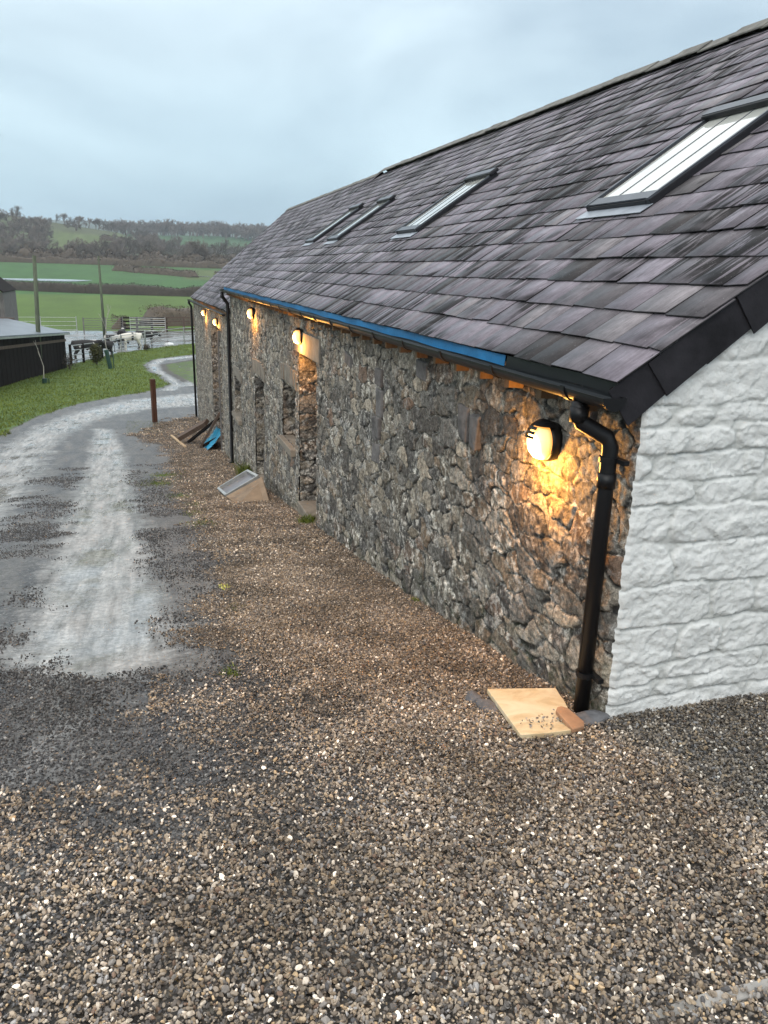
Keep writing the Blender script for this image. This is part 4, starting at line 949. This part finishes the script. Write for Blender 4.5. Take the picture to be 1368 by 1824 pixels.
# scattered chips lying on the slab
pp = []; ss_ = []
for k in range(42):
    a = random.gauss(0, 1); x = -.41+random.gauss(0, .035)+.10*(k % 2); y = -.035+random.gauss(0, .03)+.04*a*.3; pp.append((x, y, .050)); ss_.append(random.uniform(.012, .022))
scatter('chippings_heap', 'little heap of grey chippings on the yellow sandstone slab', 'chippings', np.array(pp), np.array(ss_), M_PEB, 5, .25)
# tray-like frame and tan slab by the second doorway
A_ = Vector((-.944, 11.3, -1.76))
t = thing('metal_window_frame', 'grey metal frame with a milky pane leaning on the tan slab', 'frame', A_)
f = MB(); q = [Vector(p)-A_ for p in ((-.944, 11.3, -1.77), (-.416, 11.3, -1.467), (-.321, 10.55, -1.39), (-.878, 10.55, -1.70))]
nz_ = (q[1]-q[0]).cross(q[2]-q[1]).normalized()
if nz_.z < 0: nz_ = -nz_
for i in range(4): f.beam(q[i], q[(i+1) % 4], .045, .07, nz_)
f.build('frame', M_GALV, t); MB().poly([p-nz_*.03 for p in q]).build('pane', simple('milky_pane', (.14, .135, .145), .3, .45, 3), t)
q2 = [Vector(p) for p in ((-.90, 10.49, -1.69), (-.27, 10.45, -1.355), (-.256, 9.70, -1.60), (-.80, 9.75, -1.63))]
q2[2].z = Tz(q2[2].x, q2[2].y)+.01; q2[3].z = Tz(q2[3].x, q2[3].y)+.01
nn = (q2[1]-q2[0]).cross(q2[3]-q2[0]).normalized()*.04
if nn.z < 0: nn = -nn
mb = MB(); mb.v = [tuple(p) for p in q2]+[tuple(p-nn) for p in q2]; mb.f = [(0, 1, 2, 3), (7, 6, 5, 4), (0, 4, 5, 1), (1, 5, 6, 2), (2, 6, 7, 3), (3, 7, 4, 0)]
prop(mb.build('paving_slab', M_TAN, bevel=.006), 'tan stone slab leaning against the grey metal frame on the gravel', 'slab')
prop(MB().box(g_(-.07, 12.05, .09), (.16, .20, .03)).build('white_block', M_WHITEPL), 'small white block at the foot of the second doorway', 'block')
slab('concrete_edging', [(-.98, -1.735, -.012), (-.80, -1.725, 0), (-.55, -1.735, .004), (.6, -1.76, .01), (.6, -1.83, .01), (-.55, -1.775, -.004), (-.80, -1.765, -.01), (-.95, -1.76, -.02)], .10, M_CONC, 'pale concrete edging strip half buried in gravel, nearest the viewer', .018, cat='edging')
drape('paint_mark', -1.534, 3.82, .05, .14, 4, M_YELLOW, 'faded yellow spray mark on the gravel beside the track', 'paint mark', None, .007)

def post(x, y, h, w_, mat, label, cat='post', name='marker_post', lean=0):
    o = MB().box((0, 0, h/2), (w_, w_, h), None, .004).build(name, mat, bevel=.006); o.location = (x, y, Tz(x, y)-.02); o.rotation_euler = (0, R(lean), R(15)); return prop(o, label, cat)
post(-1.87, 28.3, 1.66, .17, M_RUST, 'square rust brown post beside the bend in the track')
post(-7.68, 30.4, .78, .14, M_RUST, 'rust brown post cut off by the left edge, on the grass')

# grass tufts & verge
def blades(n, xf, h0, h1, w0, lean=.5):
    x, y = xf(n); n = len(x); a = rng.uniform(0, 6.28, n); h = rng.uniform(h0, h1, n); w_ = w0*rng.uniform(.6, 1.3, n)
    z = T(x, y)-.005; lx = rng.normal(0, lean, n)*h; ly = rng.normal(0, lean, n)*h
    p0 = np.stack([x-np.cos(a)*w_, y-np.sin(a)*w_, z], -1); p1 = np.stack([x+np.cos(a)*w_, y+np.sin(a)*w_, z], -1)
    p2 = np.stack([x+lx, y+ly, z+h], -1); m1 = np.stack([x+lx*.4+np.cos(a)*w_*.7, y+ly*.4+np.sin(a)*w_*.7, z+h*.55], -1); m0 = np.stack([x+lx*.4-np.cos(a)*w_*.7, y+ly*.4-np.sin(a)*w_*.7, z+h*.55], -1)
    V_ = np.stack([p0, p1, m1, p2, m0], 1).reshape(-1, 3); F_ = np.arange(len(V_)).reshape(-1, 5); return V_, F_
def verge(n):
    x = rng.uniform(-12, 2.5, n); y = 24+(rng.random(n)**1.4)*52
    k = (poly_sd(P_GRASS, x, y)+(fbm(x*1.5, y*1.5, 3, 8)-.5)*1.2 > .0); return x[k], y[k]
V_, F_ = blades(120000, verge, .04, .11, .012)
prop(link('grass', npmesh('grass', V_, F_), M_GRASS), 'short wet green grass on the verge beyond the track', 'grass', None, 'stuff')
def spots(n):
    xs = []; ys = []
    for a, b, r_ in SPOTS:
        m_ = int(260*r_*r_*12)+30; xs.append(rng.normal(a, r_*.5, m_)); ys.append(rng.normal(b, r_*.9, m_))
    m_ = 900; x = rng.uniform(-2.9, -1.6, m_); y = rng.uniform(25, 28.8, m_); xs.append(x); ys.append(y)
    return np.concatenate(xs), np.concatenate(ys)
V_, F_ = blades(0, spots, .015, .045, .004, .8)
prop(link('weeds', npmesh('weeds', V_, F_), M_GRASS), 'sparse low weeds growing through the edge of the track', 'weeds', None, 'stuff')
def tuft(x, y, r_, h, n, label):
    V_, F_ = blades(n, lambda n: (rng.normal(x, r_, n), rng.normal(y, r_*1.6, n)), h*.4, h, .004, .45)
    prop(link('grass_tuft', npmesh('grass_tuft', V_, F_), M_GRASS), label, 'grass tuft')
tuft(-.10, 7.25, .05, .16, 240, 'small grass tuft at the wall foot beside the near doorstep')
tuft(-.12, 13.9, .09, .42, 420, 'tall bright grass tuft at the wall foot beyond the second doorway')
tuft(-.07, 2.75, .03, .05, 90, 'tiny green tuft at the wall foot in the middle of the long wall')
tuft(-1.72, 1.38, .03, .03, 90, 'tiny moss green weed in gravel nearest the viewer')

# ================================================================== SHED, POLES, SAPLINGS
sh = thing('timber_shed', 'low black timber shed with shallow grey sheet roof', 'shed', (-8.4, 49.5, -4.5))
inv_ = Matrix.Translation((-8.4, 49.5, -4.5)).inverted()
def shp(o): o.matrix_parent_inverse = inv_; return o
q0 = Vector((-11.1, 37.0, 0)); q1 = Vector((-7.17, 55.3, 0)); fd = (q1-q0).normalized(); pd = Vector((-fd.y, fd.x, 0))
ZT0, ZT1 = -1.40, -2.42
nb_ = 60; mb = MB()
for k in range(nb_):
    p = q0.lerp(q1, (k+.5)/nb_); zt = ZT0+(ZT1-ZT0)*(k+.5)/nb_; zb_ = Tz(p.x, p.y)-.1; M = Matrix((fd, pd, Vector((0, 0, 1)))).transposed()
    mb.box((p.x+pd.x*(k % 2)*.012, p.y+pd.y*(k % 2)*.012, (zt+zb_)/2), ((q1-q0).length/nb_-.01, .04, zt-zb_), M)
e_q = q1+pd*3.6
for k in range(12):
    p = q1.lerp(e_q, (k+.5)/12); zb_ = -5.2; zt = ZT1+.6*(k+.5)/12
    mb.box((p.x, p.y, (zt+zb_)/2), (.28, .04, zt-zb_), Matrix((pd, -fd, Vector((0, 0, 1)))).transposed())
shp(mb.build('wall', M_DARKWOOD, sh))
rl = MB(); rl.beam(q0-pd*.05+Vector((0, 0, ZT0-.55)), q1-pd*.05+Vector((0, 0, ZT1-.35)), .05, .16); shp(rl.build('wall_rail', M_OLDWOOD, sh))
ov = -pd*.30; rz_ = 1.02
a_ = q0+ov+Vector((0, 0, ZT0+.12)); b2 = q1+ov+fd*.12+Vector((0, 0, ZT1+.12)); c2 = b2+pd*3.9+Vector((0, 0, rz_-.22)); d2 = a_+pd*3.9+Vector((0, 0, rz_-.22))
rf = MB(); up = Vector((0, 0, .06)); rf.v = [tuple(p) for p in (a_, b2, c2, d2, a_+up, b2+up, c2+up, d2+up)]; rf.f = [(0, 1, 2, 3), (4, 5, 6, 7), (0, 1, 5, 4), (1, 2, 6, 5), (2, 3, 7, 6), (3, 0, 4, 7)]
shp(rf.build('roof', M_SHEDROOF, sh)); fc_ = MB().beam(a_-pd*.015-Vector((0, 0, .06)), b2-pd*.015-Vector((0, 0, .06)), .04, .10); shp(fc_.build('fascia', M_GALV, sh))
tb = thing('timber_barn', 'tall silvered timber building rising behind the shed at left edge', 'barn', (-14, 60, -4.8))
inv2 = Matrix.Translation((-14, 60, -4.8)).inverted()
cN = c2+pd*.1; cN.z = -1.62; mb = MB()
xr = -11.05
for k in range(26):
    x0 = xr-.26*(k+1); zt = .20+.85*(.26*k)*(1 if k < 13 else 0); zt = min(zt, 3.0)
    mb.box((x0+.13, 57.6+(k % 2)*.015, (zt-5.0)/2), (.25, .04, zt+5.0))
o = mb.build('wall', M_GREYWOOD, tb); o.matrix_parent_inverse = inv2
mb = MB().box((xr+.03, 60.5, -2.4), (.05, 6, 5.1)); o = mb.build('side_wall', M_GREYWOOD, tb); o.matrix_parent_inverse = inv2
mb = MB(); M = Matrix.Rotation(R(40), 3, 'Y'); mb.box((xr-1.55, 60.2, 1.62), (4.4, 6.4, .08), M); o = mb.build('roof', M_DARKWOOD, tb); o.matrix_parent_inverse = inv2
mb = MB().box((xr-.5, 57.2, -1.52), (2.2, .9, .12)); o = mb.build('canopy', M_OLDWOOD, tb); o.matrix_parent_inverse = inv2

def pole(x, y, zt, r_, label, top):
    z0 = Tz(x, y); h = zt-z0; t = thing('wooden_pole', label, 'pole', (x, y, z0))
    MB().tube([(0, 0, -.1), (top*.4, 0, h*.4), (top, 0, h)], [r_*1.15, r_, r_*.78], 12).build('shaft', M_POLE, t, smooth=True)
    return t
pole(-8.35, 50.6, 2.56, .135, 'tall lichened wooden pole standing against the black shed', .30)
p2 = pole(-5.95, 86, 3.0, .13, 'more distant wooden pole standing by the yard fence', -.02)
MB().box((0, 0, 7.6), (.35, .06, .10)).build('bracket', M_DARKWOOD, p2)
def seg_tubes(segs, n=3):
    S = np.array([[*a, *b, ra, rb] for a, b, ra, rb in segs]); A = S[:, :3]; B = S[:, 3:6]; d = B-A; d /= np.linalg.norm(d, axis=1, keepdims=True)+1e-9
    ref = np.where(np.abs(d[:, 2:3]) < .9, [[0, 0, 1.]], [[1., 0, 0]]); x = np.cross(d, ref); x /= np.linalg.norm(x, axis=1, keepdims=True)+1e-9; y = np.cross(d, x)
    V_ = []
    for P, rr_ in ((A, S[:, 6]), (B, S[:, 7])):
        for k in range(n):
            a = 2*math.pi*k/n; V_.append(P+(x*math.cos(a)+y*math.sin(a))*rr_[:, None])
    V_ = np.stack(V_, 1).reshape(-1, 3); F_ = []
    base = np.arange(len(S))*2*n
    for k in range(n): F_.append(np.stack([base+k, base+(k+1) % n, base+n+(k+1) % n, base+n+k], -1))
    return V_, np.concatenate(F_)
def grow(rg, H, r0_, depth, spread=.55, kids=(2, 4), l0=.34, shrink=.72, tipr=.02, up=.12, bend=.12):
    segs = []
    def rec(p, d, L, r_, dp):
        n = 2; q = p
        for i in range(n):
            d = (d+Vector((rg.gauss(0, bend), rg.gauss(0, bend), rg.gauss(0, bend)+up*.3))).normalized(); e = q+d*L/n
            ra = r_*(1-.25*i/n); rb = r_*(1-.25*(i+1)/n); segs.append((tuple(q), tuple(e), ra, rb)); q = e
            if dp > 0 and (i > 0 or dp < depth):
                for _ in range(rg.randint(*kids) if i == n-1 else 1):
                    a = rg.uniform(0, 6.28); tl = rg.uniform(spread*.5, spread*1.3); x = d.orthogonal().normalized(); y = d.cross(x)
                    nd = (d*math.cos(tl)+(x*math.cos(a)+y*math.sin(a))*math.sin(tl)+Vector((0, 0, up))).normalized()
                    rec(q, nd, L*shrink*rg.uniform(.75, 1.15), max(tipr, r_*.58), dp-1)
    rec(Vector((0, 0, -.3)), Vector((0, 0, 1)), H*l0, r0_, depth); return segs
# saplings
def sapling(x, y, H, label, lean, guard, guard_h, seed):
    z = Tz(x, y); t = thing('sapling', label, 'sapling', (x, y, z)); rg = random.Random(seed)
    segs = grow(rg, H, .035, 3, .35, (1, 2), .42, .62, .010, .25, .06)
    V_, F_ = seg_tubes(segs, 5); V_[:, 0] += lean*np.maximum(V_[:, 2], 0)/H; link('trunk', npmesh('trunk', V_, F_, True), M_BIRCH, t)
    if guard:
        MB().tube([(0, 0, 0), (lean*guard_h/H, 0, guard_h)], .14, 8).build('tree_guard', M_GUARD, t)
        MB().box((.22, .05, guard_h*.45), (.06, .06, guard_h*.95)).build('stake', M_GUARD, t)
sapling(-4.35, 54.3, 5.3, 'taller leaning sapling with pale bark and a green guard', -.85, True, 1.25, 3)
sapling(-7.55, 45.3, 3.0, 'thin young sapling in front of the black shed wall', .05, True, .30, 9)
def leafy(x, y, r_, h, n, mat, name, label, cat, size=.06, group=None):
    t = thing(name, label, cat, (x, y, Tz(x, y)), 0, group); rg = np.random.default_rng(n)
    segs = []
    for k in range(9):
        a = rg.uniform(0, 6.28); q = Vector((math.cos(a)*r_*.7*rg.random(), math.sin(a)*r_*.7*rg.random(), h*rg.uniform(.6, 1))); segs.append(((0, 0, -.1), tuple(q*.5), .02, .014)); segs.append((tuple(q*.5), tuple(q), .014, .006))
    V_, F_ = seg_tubes(segs, 4); link('stems', npmesh('stems', V_, F_), M_TREE2, t)
    P = rg.normal(0, 1, (n, 3)); P /= np.linalg.norm(P, axis=1)[:, None]; P *= (rg.random(n)**.45)[:, None]
    cl = fbm(P[:, 0]*3+5, P[:, 1]*3+P[:, 2]*4, 3, 5); P = P[cl > .43]; n = len(P)
    C_ = P*[r_, r_, h*.5]+[0, 0, h*.55]; D1 = rg.normal(0, 1, (n, 3)); D1 /= np.linalg.norm(D1, axis=1)[:, None]; D2 = np.cross(D1, rg.normal(0, 1, (n, 3))); D2 /= np.linalg.norm(D2, axis=1)[:, None]
    s = size*rg.uniform(.6, 1.3, n)[:, None]; V_ = np.stack([C_-D1*s, C_+D2*s*.5, C_+D1*s, C_-D2*s*.5], 1).reshape(-1, 3)
    link('foliage', npmesh('foliage', V_, np.arange(len(V_)).reshape(-1, 4)), mat, t); return t
leafy(-5.35, 57.0, .46, 1.45, 2600, M_SHRUB, 'shrub', 'olive green upright bush beside the cattle hurdle', 'shrub')
leafy(-1.9, 69.6, .35, .55, 500, M_HEDGE, 'shrub', 'small reddish bare bush at the foot of the pied cattle rail', 'shrub')
leafy(-6.9, 54.2, .5, 1.0, 380, M_HEDGE, 'shrub', 'wispy bare bush at the far corner of the black shed', 'shrub', .05)

# ================================================================== FENCES
def fence(name, label, pts, h, rails, post_w, mat, cat='fence', rail_r=.03, spacing=2.4, round_=True, group=None, brace=False):
    x0, y0 = pts[0]; z0 = Tz(x0, y0); t = thing(name, label, cat, (x0, y0, z0), 0, group); off = Vector((x0, y0, z0))
    for (ax, ay), (bx, by) in zip(pts[:-1], pts[1:]):
        L = math.hypot(bx-ax, by-ay); n = max(1, round(L/spacing))
        for k in range(n+1):
            if k == 0 and (ax, ay) != pts[0]: continue
            x = ax+(bx-ax)*k/n; y = ay+(by-ay)*k/n; z = Tz(x, y); MB().box(Vector((x, y, z+h/2))-off, (post_w, post_w, h+.1)).build('post', mat, t)
        for q in range(rails):
            zz = h*(.22+.74*q/max(1, rails-1)); a = Vector((ax, ay, Tz(ax, ay)+zz))-off; b = Vector((bx, by, Tz(bx, by)+zz))-off
            (MB().tube([a, b], rail_r, 6) if round_ else MB().beam(a, b, .04, rail_r*3.4)).build('rail', mat, t)
        if brace:
            a = Vector((ax, ay, Tz(ax, ay)+h*.25))-off; b = Vector(((ax+bx)/2, (ay+by)/2, Tz(ax, ay)+h*.95))-off; MB().tube([a, b], .02, 5).build('brace', mat, t)
    return t
fence('rail_fence', 'short timber post and metal rail fence from the shed corner past the black cattle', [(-7.05, 57.3), (-5.6, 60.5), (-5.2, 62.3)], 1.35, 4, .17, M_DARKWOOD, rail_r=.035, spacing=1.9)
_f = [o for o in bpy.data.objects if o.name.startswith('rail') and o.parent and o.parent.name.startswith('rail_fence')]
for o in _f: o.data.materials.clear(); o.data.materials.append(M_GALV)
fence('metal_hurdle', 'galvanised hurdle fence in front of the black and white cattle', [(-5.2, 62.3), (-3.9, 67.6), (-2.0, 71.2)], 1.45, 5, .09, M_GALV, 'hurdle', .028, 3.2)
fence('metal_hurdle', 'galvanised hurdle fence right of the cattle, running to the barn', [(-1.95, 71.3), (1.6, 76.4), (6.5, 82)], 1.55, 5, .10, M_GALV, 'hurdle', .028, 4.5, brace=True)
fence('field_gate', 'pale thin rail gate behind the tall pole at left', [(-16, 90), (-8.9, 90.5)], 1.75, 4, .08, M_GALV, 'gate', .022, 3.6)
fence('field_gate', 'grey barred gate between dark posts left of the distant pole', [(-8.2, 90.5), (-6.0, 91.2), (-4.2, 91.6)], 1.65, 6, .12, M_GREYWOOD, 'gate', .028, 2.2)
fence('field_gate', 'leaning galvanised gate right of the distant pole in the yard', [(-3.4, 90.6), (.3, 90.0)], 1.75, 7, .06, M_GALV, 'gate', .03, 3.7)
fence('timber_fence', 'brown timber rail fence along the far side of yard', [(.4, 92.5), (4.4, 93), (9, 93.5)], 1.7, 4, .22, M_OLDWOOD, 'fence', .045, 2.0, False)
fence('timber_fence', 'dark timber rail fence behind the leaning gate', [(-4.3, 93.2), (.5, 93.2)], 1.6, 4, .24, M_DARKWOOD, 'fence', .05, 1.6, False)
rock('feed_sack', g_(.15, 74.2, .12), (.45, .3, .22), 8, M_WHITEPL, 'crumpled white sack on the grass by the right hurdle', 'sack')

# ================================================================== CATTLE
def cow(x, y, rz, mat, label, s=1.0, head=0.0, group='cattle standing in the yard'):
    t = thing('cow', label, 'cow', (x, y, Tz(x, y)), R(rz), group); t.scale = (s, s, s)
    V_ = []; E_ = []; Rr = []
    def add(p, r_, link_=None):
        V_.append(p); Rr.append(r_)
        if link_ is not None: E_.append((link_, len(V_)-1))
        return len(V_)-1
    pelvis = add((-.62, 0, 1.16), (.25, .25)); b1 = add((-.25, 0, 1.10), (.33, .34), pelvis); b2_ = add((.15, 0, 1.08), (.34, .35), b1); ch_ = add((.50, 0, 1.10), (.27, .31), b2_)
    nk = add((.80, 0, 1.24+head*.3), (.17, .20), ch_); pl = add((1.02, 0, 1.36+head), (.13, .15), nk); mz = add((1.20, 0, 1.26+head*1.3), (.11, .11), pl); add((1.38, 0, 1.15+head*1.5), (.075, .075), mz)
    rump = add((-.80, 0, 1.20), (.17, .18), pelvis)
    tl = add((-.90, 0, 1.12), (.035, .035), rump); tl = add((-.95, 0, .80), (.022, .022), tl); add((-.94, 0, .45), (.04, .04), tl)
    for s_ in (-1, 1):
        h_ = add((-.60, s_*.20, .95), (.16, .18), pelvis); k_ = add((-.52, s_*.20, .70), (.10, .12), h_); hk = add((-.70, s_*.19, .45), (.055, .07), k_); ft = add((-.66, s_*.19, .10), (.045, .045), hk); add((-.61, s_*.19, .02), (.06, .055), ft)
        sh_ = add((.48, s_*.18, .88), (.13, .15), ch_); kn = add((.50, s_*.18, .48), (.065, .065), sh_); ft = add((.49, s_*.18, .10), (.045, .045), kn); add((.53, s_*.18, .02), (.06, .055), ft)
        add((1.02, s_*.24, 1.42+head), (.035, .06), pl)
    me = bpy.data.meshes.new('body'); me.from_pydata(V_, E_, []); o = link('body', me, None, t)
    sk = o.modifiers.new('skin', 'SKIN'); me.materials.append(mat)
    for v, r_ in zip(me.skin_vertices[0].data, Rr): v.radius = r_
    me.skin_vertices[0].data[0].use_root = True; sk.use_smooth_shade = True
    sb = o.modifiers.new('sub', 'SUBSURF'); sb.levels = 2; sb.render_levels = 2
    return t
cow(-6.25, 60.3, 15, M_COW[0], 'black cow nearest the shed, side on behind the timber rails', 1.08, -.1)
cow(-5.1, 62.6, 200, M_COW[0], 'black calf with a white mark behind the first black cow', .92, -.3)
cow(-4.5, 69.6, 25, M_COW[2], 'black and white cow standing left of the white one', .95, -.4)
cow(-3.1, 70.0, 195, M_COW[1], 'mostly white cow in the middle of the group', 1.06, -.35)
cow(-1.9, 74.0, 5, M_COW[0], 'black cow at the right end of the group', 1.0, -.2)
cow(-4.0, 76.0, 80, M_COW[0], 'black cow farthest back, its head raised above the white one', 1.0, .15)

# ================================================================== HEDGES AND TREES
def hedge(pts, wd, h, dens, label, mat=M_HEDGE, size=.22, name='hedge', lump=.25):
    x0, y0 = pts[0]; t = thing(name, label, 'hedge', (x0, y0, Tz(x0, y0))); off = np.array([x0, y0, Tz(x0, y0)]); V_ = []; C_ = []
    for (ax, ay), (bx, by) in zip(pts[:-1], pts[1:]):
        L = math.hypot(bx-ax, by-ay); n = int(L*dens); u = rng.random(n); d = np.array([bx-ax, by-ay])/L
        hh = h*(1-lump+lump*2*fbm(u*L/6, u*0+ax, 3, 7)); a = rng.uniform(-.2, math.pi+.2, n); rr_ = rng.uniform(.8, 1.06, n)
        o1 = np.cos(a)*wd/2*rr_; z1 = np.clip(np.sin(a), -.1, 1)**.5*0+np.abs(np.sin(a))**.35*hh*rr_
        x = ax+d[0]*u*L-d[1]*o1; y = ay+d[1]*u*L+d[0]*o1; C_.append(np.stack([x, y, T(x, y)+z1], -1))
        m_ = max(2, int(L/1.5)); ring = []; vv_ = None
        for k in range(m_+1):
            uu = k/m_; hk = h*(1-lump+lump*2*float(fbm(np.array([uu*L/6]), np.array([0.*ax+ax]), 3, 7)[0]))*.93
            for q in range(9):
                a = math.pi*q/8; o1_ = math.cos(a)*wd*.46*(1+.15*random.random()); zz = abs(math.sin(a))**.35*hk*(1-.06*random.random()) *(.15 if (k == 0 and (ax, ay) == pts[0]) or (k == m_ and (bx, by) == pts[-1]) else 1) if 0 < q < 8 else -.3
                xx = ax+d[0]*uu*L-d[1]*o1_; yy = ay+d[1]*uu*L+d[0]*o1_; ring.append((xx, yy, Tz(xx, yy)+zz))
        v = np.array(ring)-off; link('hedge_mass', npmesh('hedge_mass', v, grid_faces(m_+1, 9)), mat, t)
    C_ = np.concatenate(C_)-off; n = len(C_); D1 = rng.normal(0, 1, (n, 3))*[1, 1, 1.4]; D1 /= np.linalg.norm(D1, axis=1)[:, None]; D2 = np.cross(D1, rng.normal(0, 1, (n, 3))); D2 /= np.linalg.norm(D2, axis=1)[:, None]
    s = size*rng.uniform(.5, 1.5, n)[:, None]; V_ = np.stack([C_-D1*s, C_+D2*s*.22, C_+D1*s, C_-D2*s*.22], 1).reshape(-1, 3)
    link('twigs', npmesh('twigs', V_, np.arange(len(V_)).reshape(-1, 4)), mat, t); return t
hedge([(-75, 252), (-37.7, 236), (-15, 224), (11, 213), (40, 203)], 3.2, 2.55, 70, 'long clipped dark hedge crossing between the two near fields', M_HEDGED)
hedge([(-12.2, 366), (-7, 363), (-2.6, 352), (-1.2, 350)], 4.5, 2.6, 60, 'short curved hedge in the upper field, left of the gap', size=.35)
hedge([(-.4, 350), (8, 340), (17.9, 322)], 4.5, 2.5, 60, 'short hedge in the upper field, right of the gap', size=.35)
hedge([(25, 318), (34, 315)], 4.0, 2.6, 50, 'dark hedge end showing beside the barn roof verge', size=.35)
hedge([(-1.6, 104), (.5, 105), (4, 106), (8, 106)], 5.0, 2.3, 170, 'overgrown bramble bank behind the timber yard fence', size=.14, lump=.25, name='bramble_hedge')
hedge([(-5.6, 98), (-3.6, 98)], 1.6, 1.4, 200, 'small brown bush behind the grey barred gate', size=.12, lump=.4, name='bramble_hedge')
hedge([(-85, 418), (-45, 417), (-10, 414), (18, 410), (70, 405)], 6, 3.2, 30, 'low hedge line along the far edge of the fields under the trees', size=.6, lump=.5)
hedge([(-90, 440), (-40, 438), (5, 436), (30, 432), (80, 425)], 14, 5.5, 42, 'broad wild scrub belt behind the far hedge line, below the trees', size=1.0, lump=.7, name='scrub_belt')
hedge([(-30, 700), (-5, 690), (20, 700)], 5, 3.5, 20, 'dark hedge dividing the hill pastures', size=.9, lump=.5)
hedge([(5, 545), (60, 545)], 6, 4, 22, 'brown hedge above the pale pasture beside the barn roof', size=.8, lump=.5)

protos = []
for k in range(7):
    rg = random.Random(100+k); H = 12
    segs = grow(rg, H, .30, 5, .70 if k % 2 else .58, (2, 3), .17, .80, .042, .06, .16)
    V_, F_ = seg_tubes(segs, 3); H2 = V_[:, 2].max(); V_ *= 12./H2; protos.append(npmesh('bare_tree', V_, F_))
    protos[-1].materials.append(M_TREE if k % 2 else M_TREE2)
def tree(x, y, H, label, group=None, k=None, wide=1.0):
    k = random.randrange(7) if k is None else k; o = bpy.data.objects.new('bare_tree', protos[k]); COL.objects.link(o)
    s = H/12; o.scale = (s*wide, s*wide, s); o.rotation_euler = (0, 0, random.uniform(0, 6.28)); o.location = (x, y, Tz(x, y)-.2)
    return prop(o, label, 'tree', group)
def at_b(b, y): return b*(y+3.06)-2.1
tree(at_b(-.020, 470), 470, 15.5, 'largest spreading bare tree in the middle of the valley', None, 1, 1.25)
tree(at_b(.088, 440), 440, 12.5, 'left one of the broad bare pair near the pale pasture', None, 3, 1.15)
tree(at_b(.110, 436), 436, 14, 'right one of the broad bare pair near the pale pasture', None, 5, 1.2)
tree(at_b(.137, 432), 432, 4.5, 'small bare tree standing right of the broad bare pair', None, 2)
tree(at_b(-.125, 820), 820, 10, 'round bare tree standing alone on the left hill crest', None, 3, 1.3)
tree(at_b(-.085, 815), 815, 8.5, 'second bare tree along the left hill crest', None, 5, 1.2)
tree(at_b(-.165, 820), 820, 11, 'leftmost bare tree on the hill crest, by the picture edge', None, 1, 1.3)
for k in range(20): b = -.075+.10*k/20+random.uniform(-.003, .003); tree(at_b(b, 815), 815+random.uniform(-15, 15), random.uniform(6, 11), 'bare tree in the row along the descending hill crest', 'bare trees along the hill crest', None, 1.15)
for k in range(58):
    b = random.uniform(-.19, .075); y = random.uniform(425, 500); tree(at_b(b, y), y, random.uniform(6, 12)*(1.15 if b > -.05 else .85), 'bare tree in the belt between fields and hill', 'bare trees in the valley belt')
for k in range(34):
    b = random.uniform(.0, .20); y = random.uniform(560, 780); tree(at_b(b, y), y, random.uniform(9, 15), 'bare tree on the rising ground right of valley centre', 'bare trees beyond the pale pasture')
def woodland(name, label, spec, seed):
    rg = random.Random(seed); pv = []
    for k in range(4):
        s = grow(random.Random(seed*10+k), 12, .26, 4, .75, (2, 4), .14, .84, .075, .03, .18); V_, F_ = seg_tubes(s, 3); V_ *= 12/V_[:, 2].max(); pv.append((V_, F_))
    VV = []; FF = []; n0 = 0
    for n, b0, b1, y0, y1, h0, h1, cond in spec:
        for _ in range(n):
            b = rg.uniform(b0, b1); y = rg.uniform(y0, y1); x = at_b(b, y); 
            if not cond(b, (Tz(x, y)-2.1)/y): continue
            V_, F_ = pv[rg.randrange(4)]; s = rg.uniform(h0, h1)/12; a = rg.uniform(0, 6.28); ca, sa = math.cos(a)*s*1.1, math.sin(a)*s*1.1
            VV.append(np.stack([V_[:, 0]*ca-V_[:, 1]*sa+x, V_[:, 0]*sa+V_[:, 1]*ca+y, V_[:, 2]*s+Tz(x, y)], -1)); FF.append(F_+n0); n0 += len(V_)
    prop(link(name, npmesh(name, np.concatenate(VV), np.concatenate(FF)), M_TREE2), label, 'woodland', None, 'stuff')
past = lambda b, e: not (-.098 < b < -.016 and .013 < e < .036) and not (b < -.112 and .0185 < e < .0275)
woodland('woodland', 'dense brown leafless woodland covering the lower slopes of the left hill', [
    (165, -.22, .03, 540, 760, 7, 12, past), (100, -.22, -.10, 640, 790, 6, 9, lambda b, e: e < np.interp(b, BA, EA)-.012)], 5)
woodland('distant_woodland', 'far leafless woodland along the low ridge at right', [(240, -.03, .24, 1040, 1180, 12, 20, lambda b, e: True), (120, .0, .24, 880, 900, 9, 14, lambda b, e: True)], 6)
for k, (px, py, pz, lb) in enumerate([(-65, 470, 63, 'left of two tiny dark birds flying in the grey sky'), (-63.6, 470, 62.6, 'right of two tiny dark birds flying in the grey sky')]):
    mb = MB(); mb.v = [(-.5, 0, .22), (-.2, .05, .28), (0, .12, 0), (0, -.3, .02), (.2, .05, .28), (.5, 0, .22), (0, .5, .0), (0, -.1, -.12)]
    mb.f = [(0, 3, 2, 1), (5, 4, 2, 3), (2, 7, 3), (6, 2, 7)]; o = mb.build('bird', M_BLACK); o.location = (px, py, pz); o.scale = (1.2,)*3; prop(o, lb, 'bird')

# ================================================================== HAZE
HZ = NT('haze_air'); HZ.n.remove(HZ.b); pv_ = HZ.node('ShaderNodeVolumePrincipled'); pv_.inputs['Color'].default_value = (.80, .90, 1.0, 1)
pv_.inputs['Density'].default_value = .00026; pv_.inputs['Anisotropy'].default_value = .3
HZ.l.new(pv_.outputs[0], HZ.n['Material Output'].inputs['Volume'])
prop(MB().box((0, 1570, 75), (3100, 3360, 170)).build('haze', HZ.m), kind='stuff')
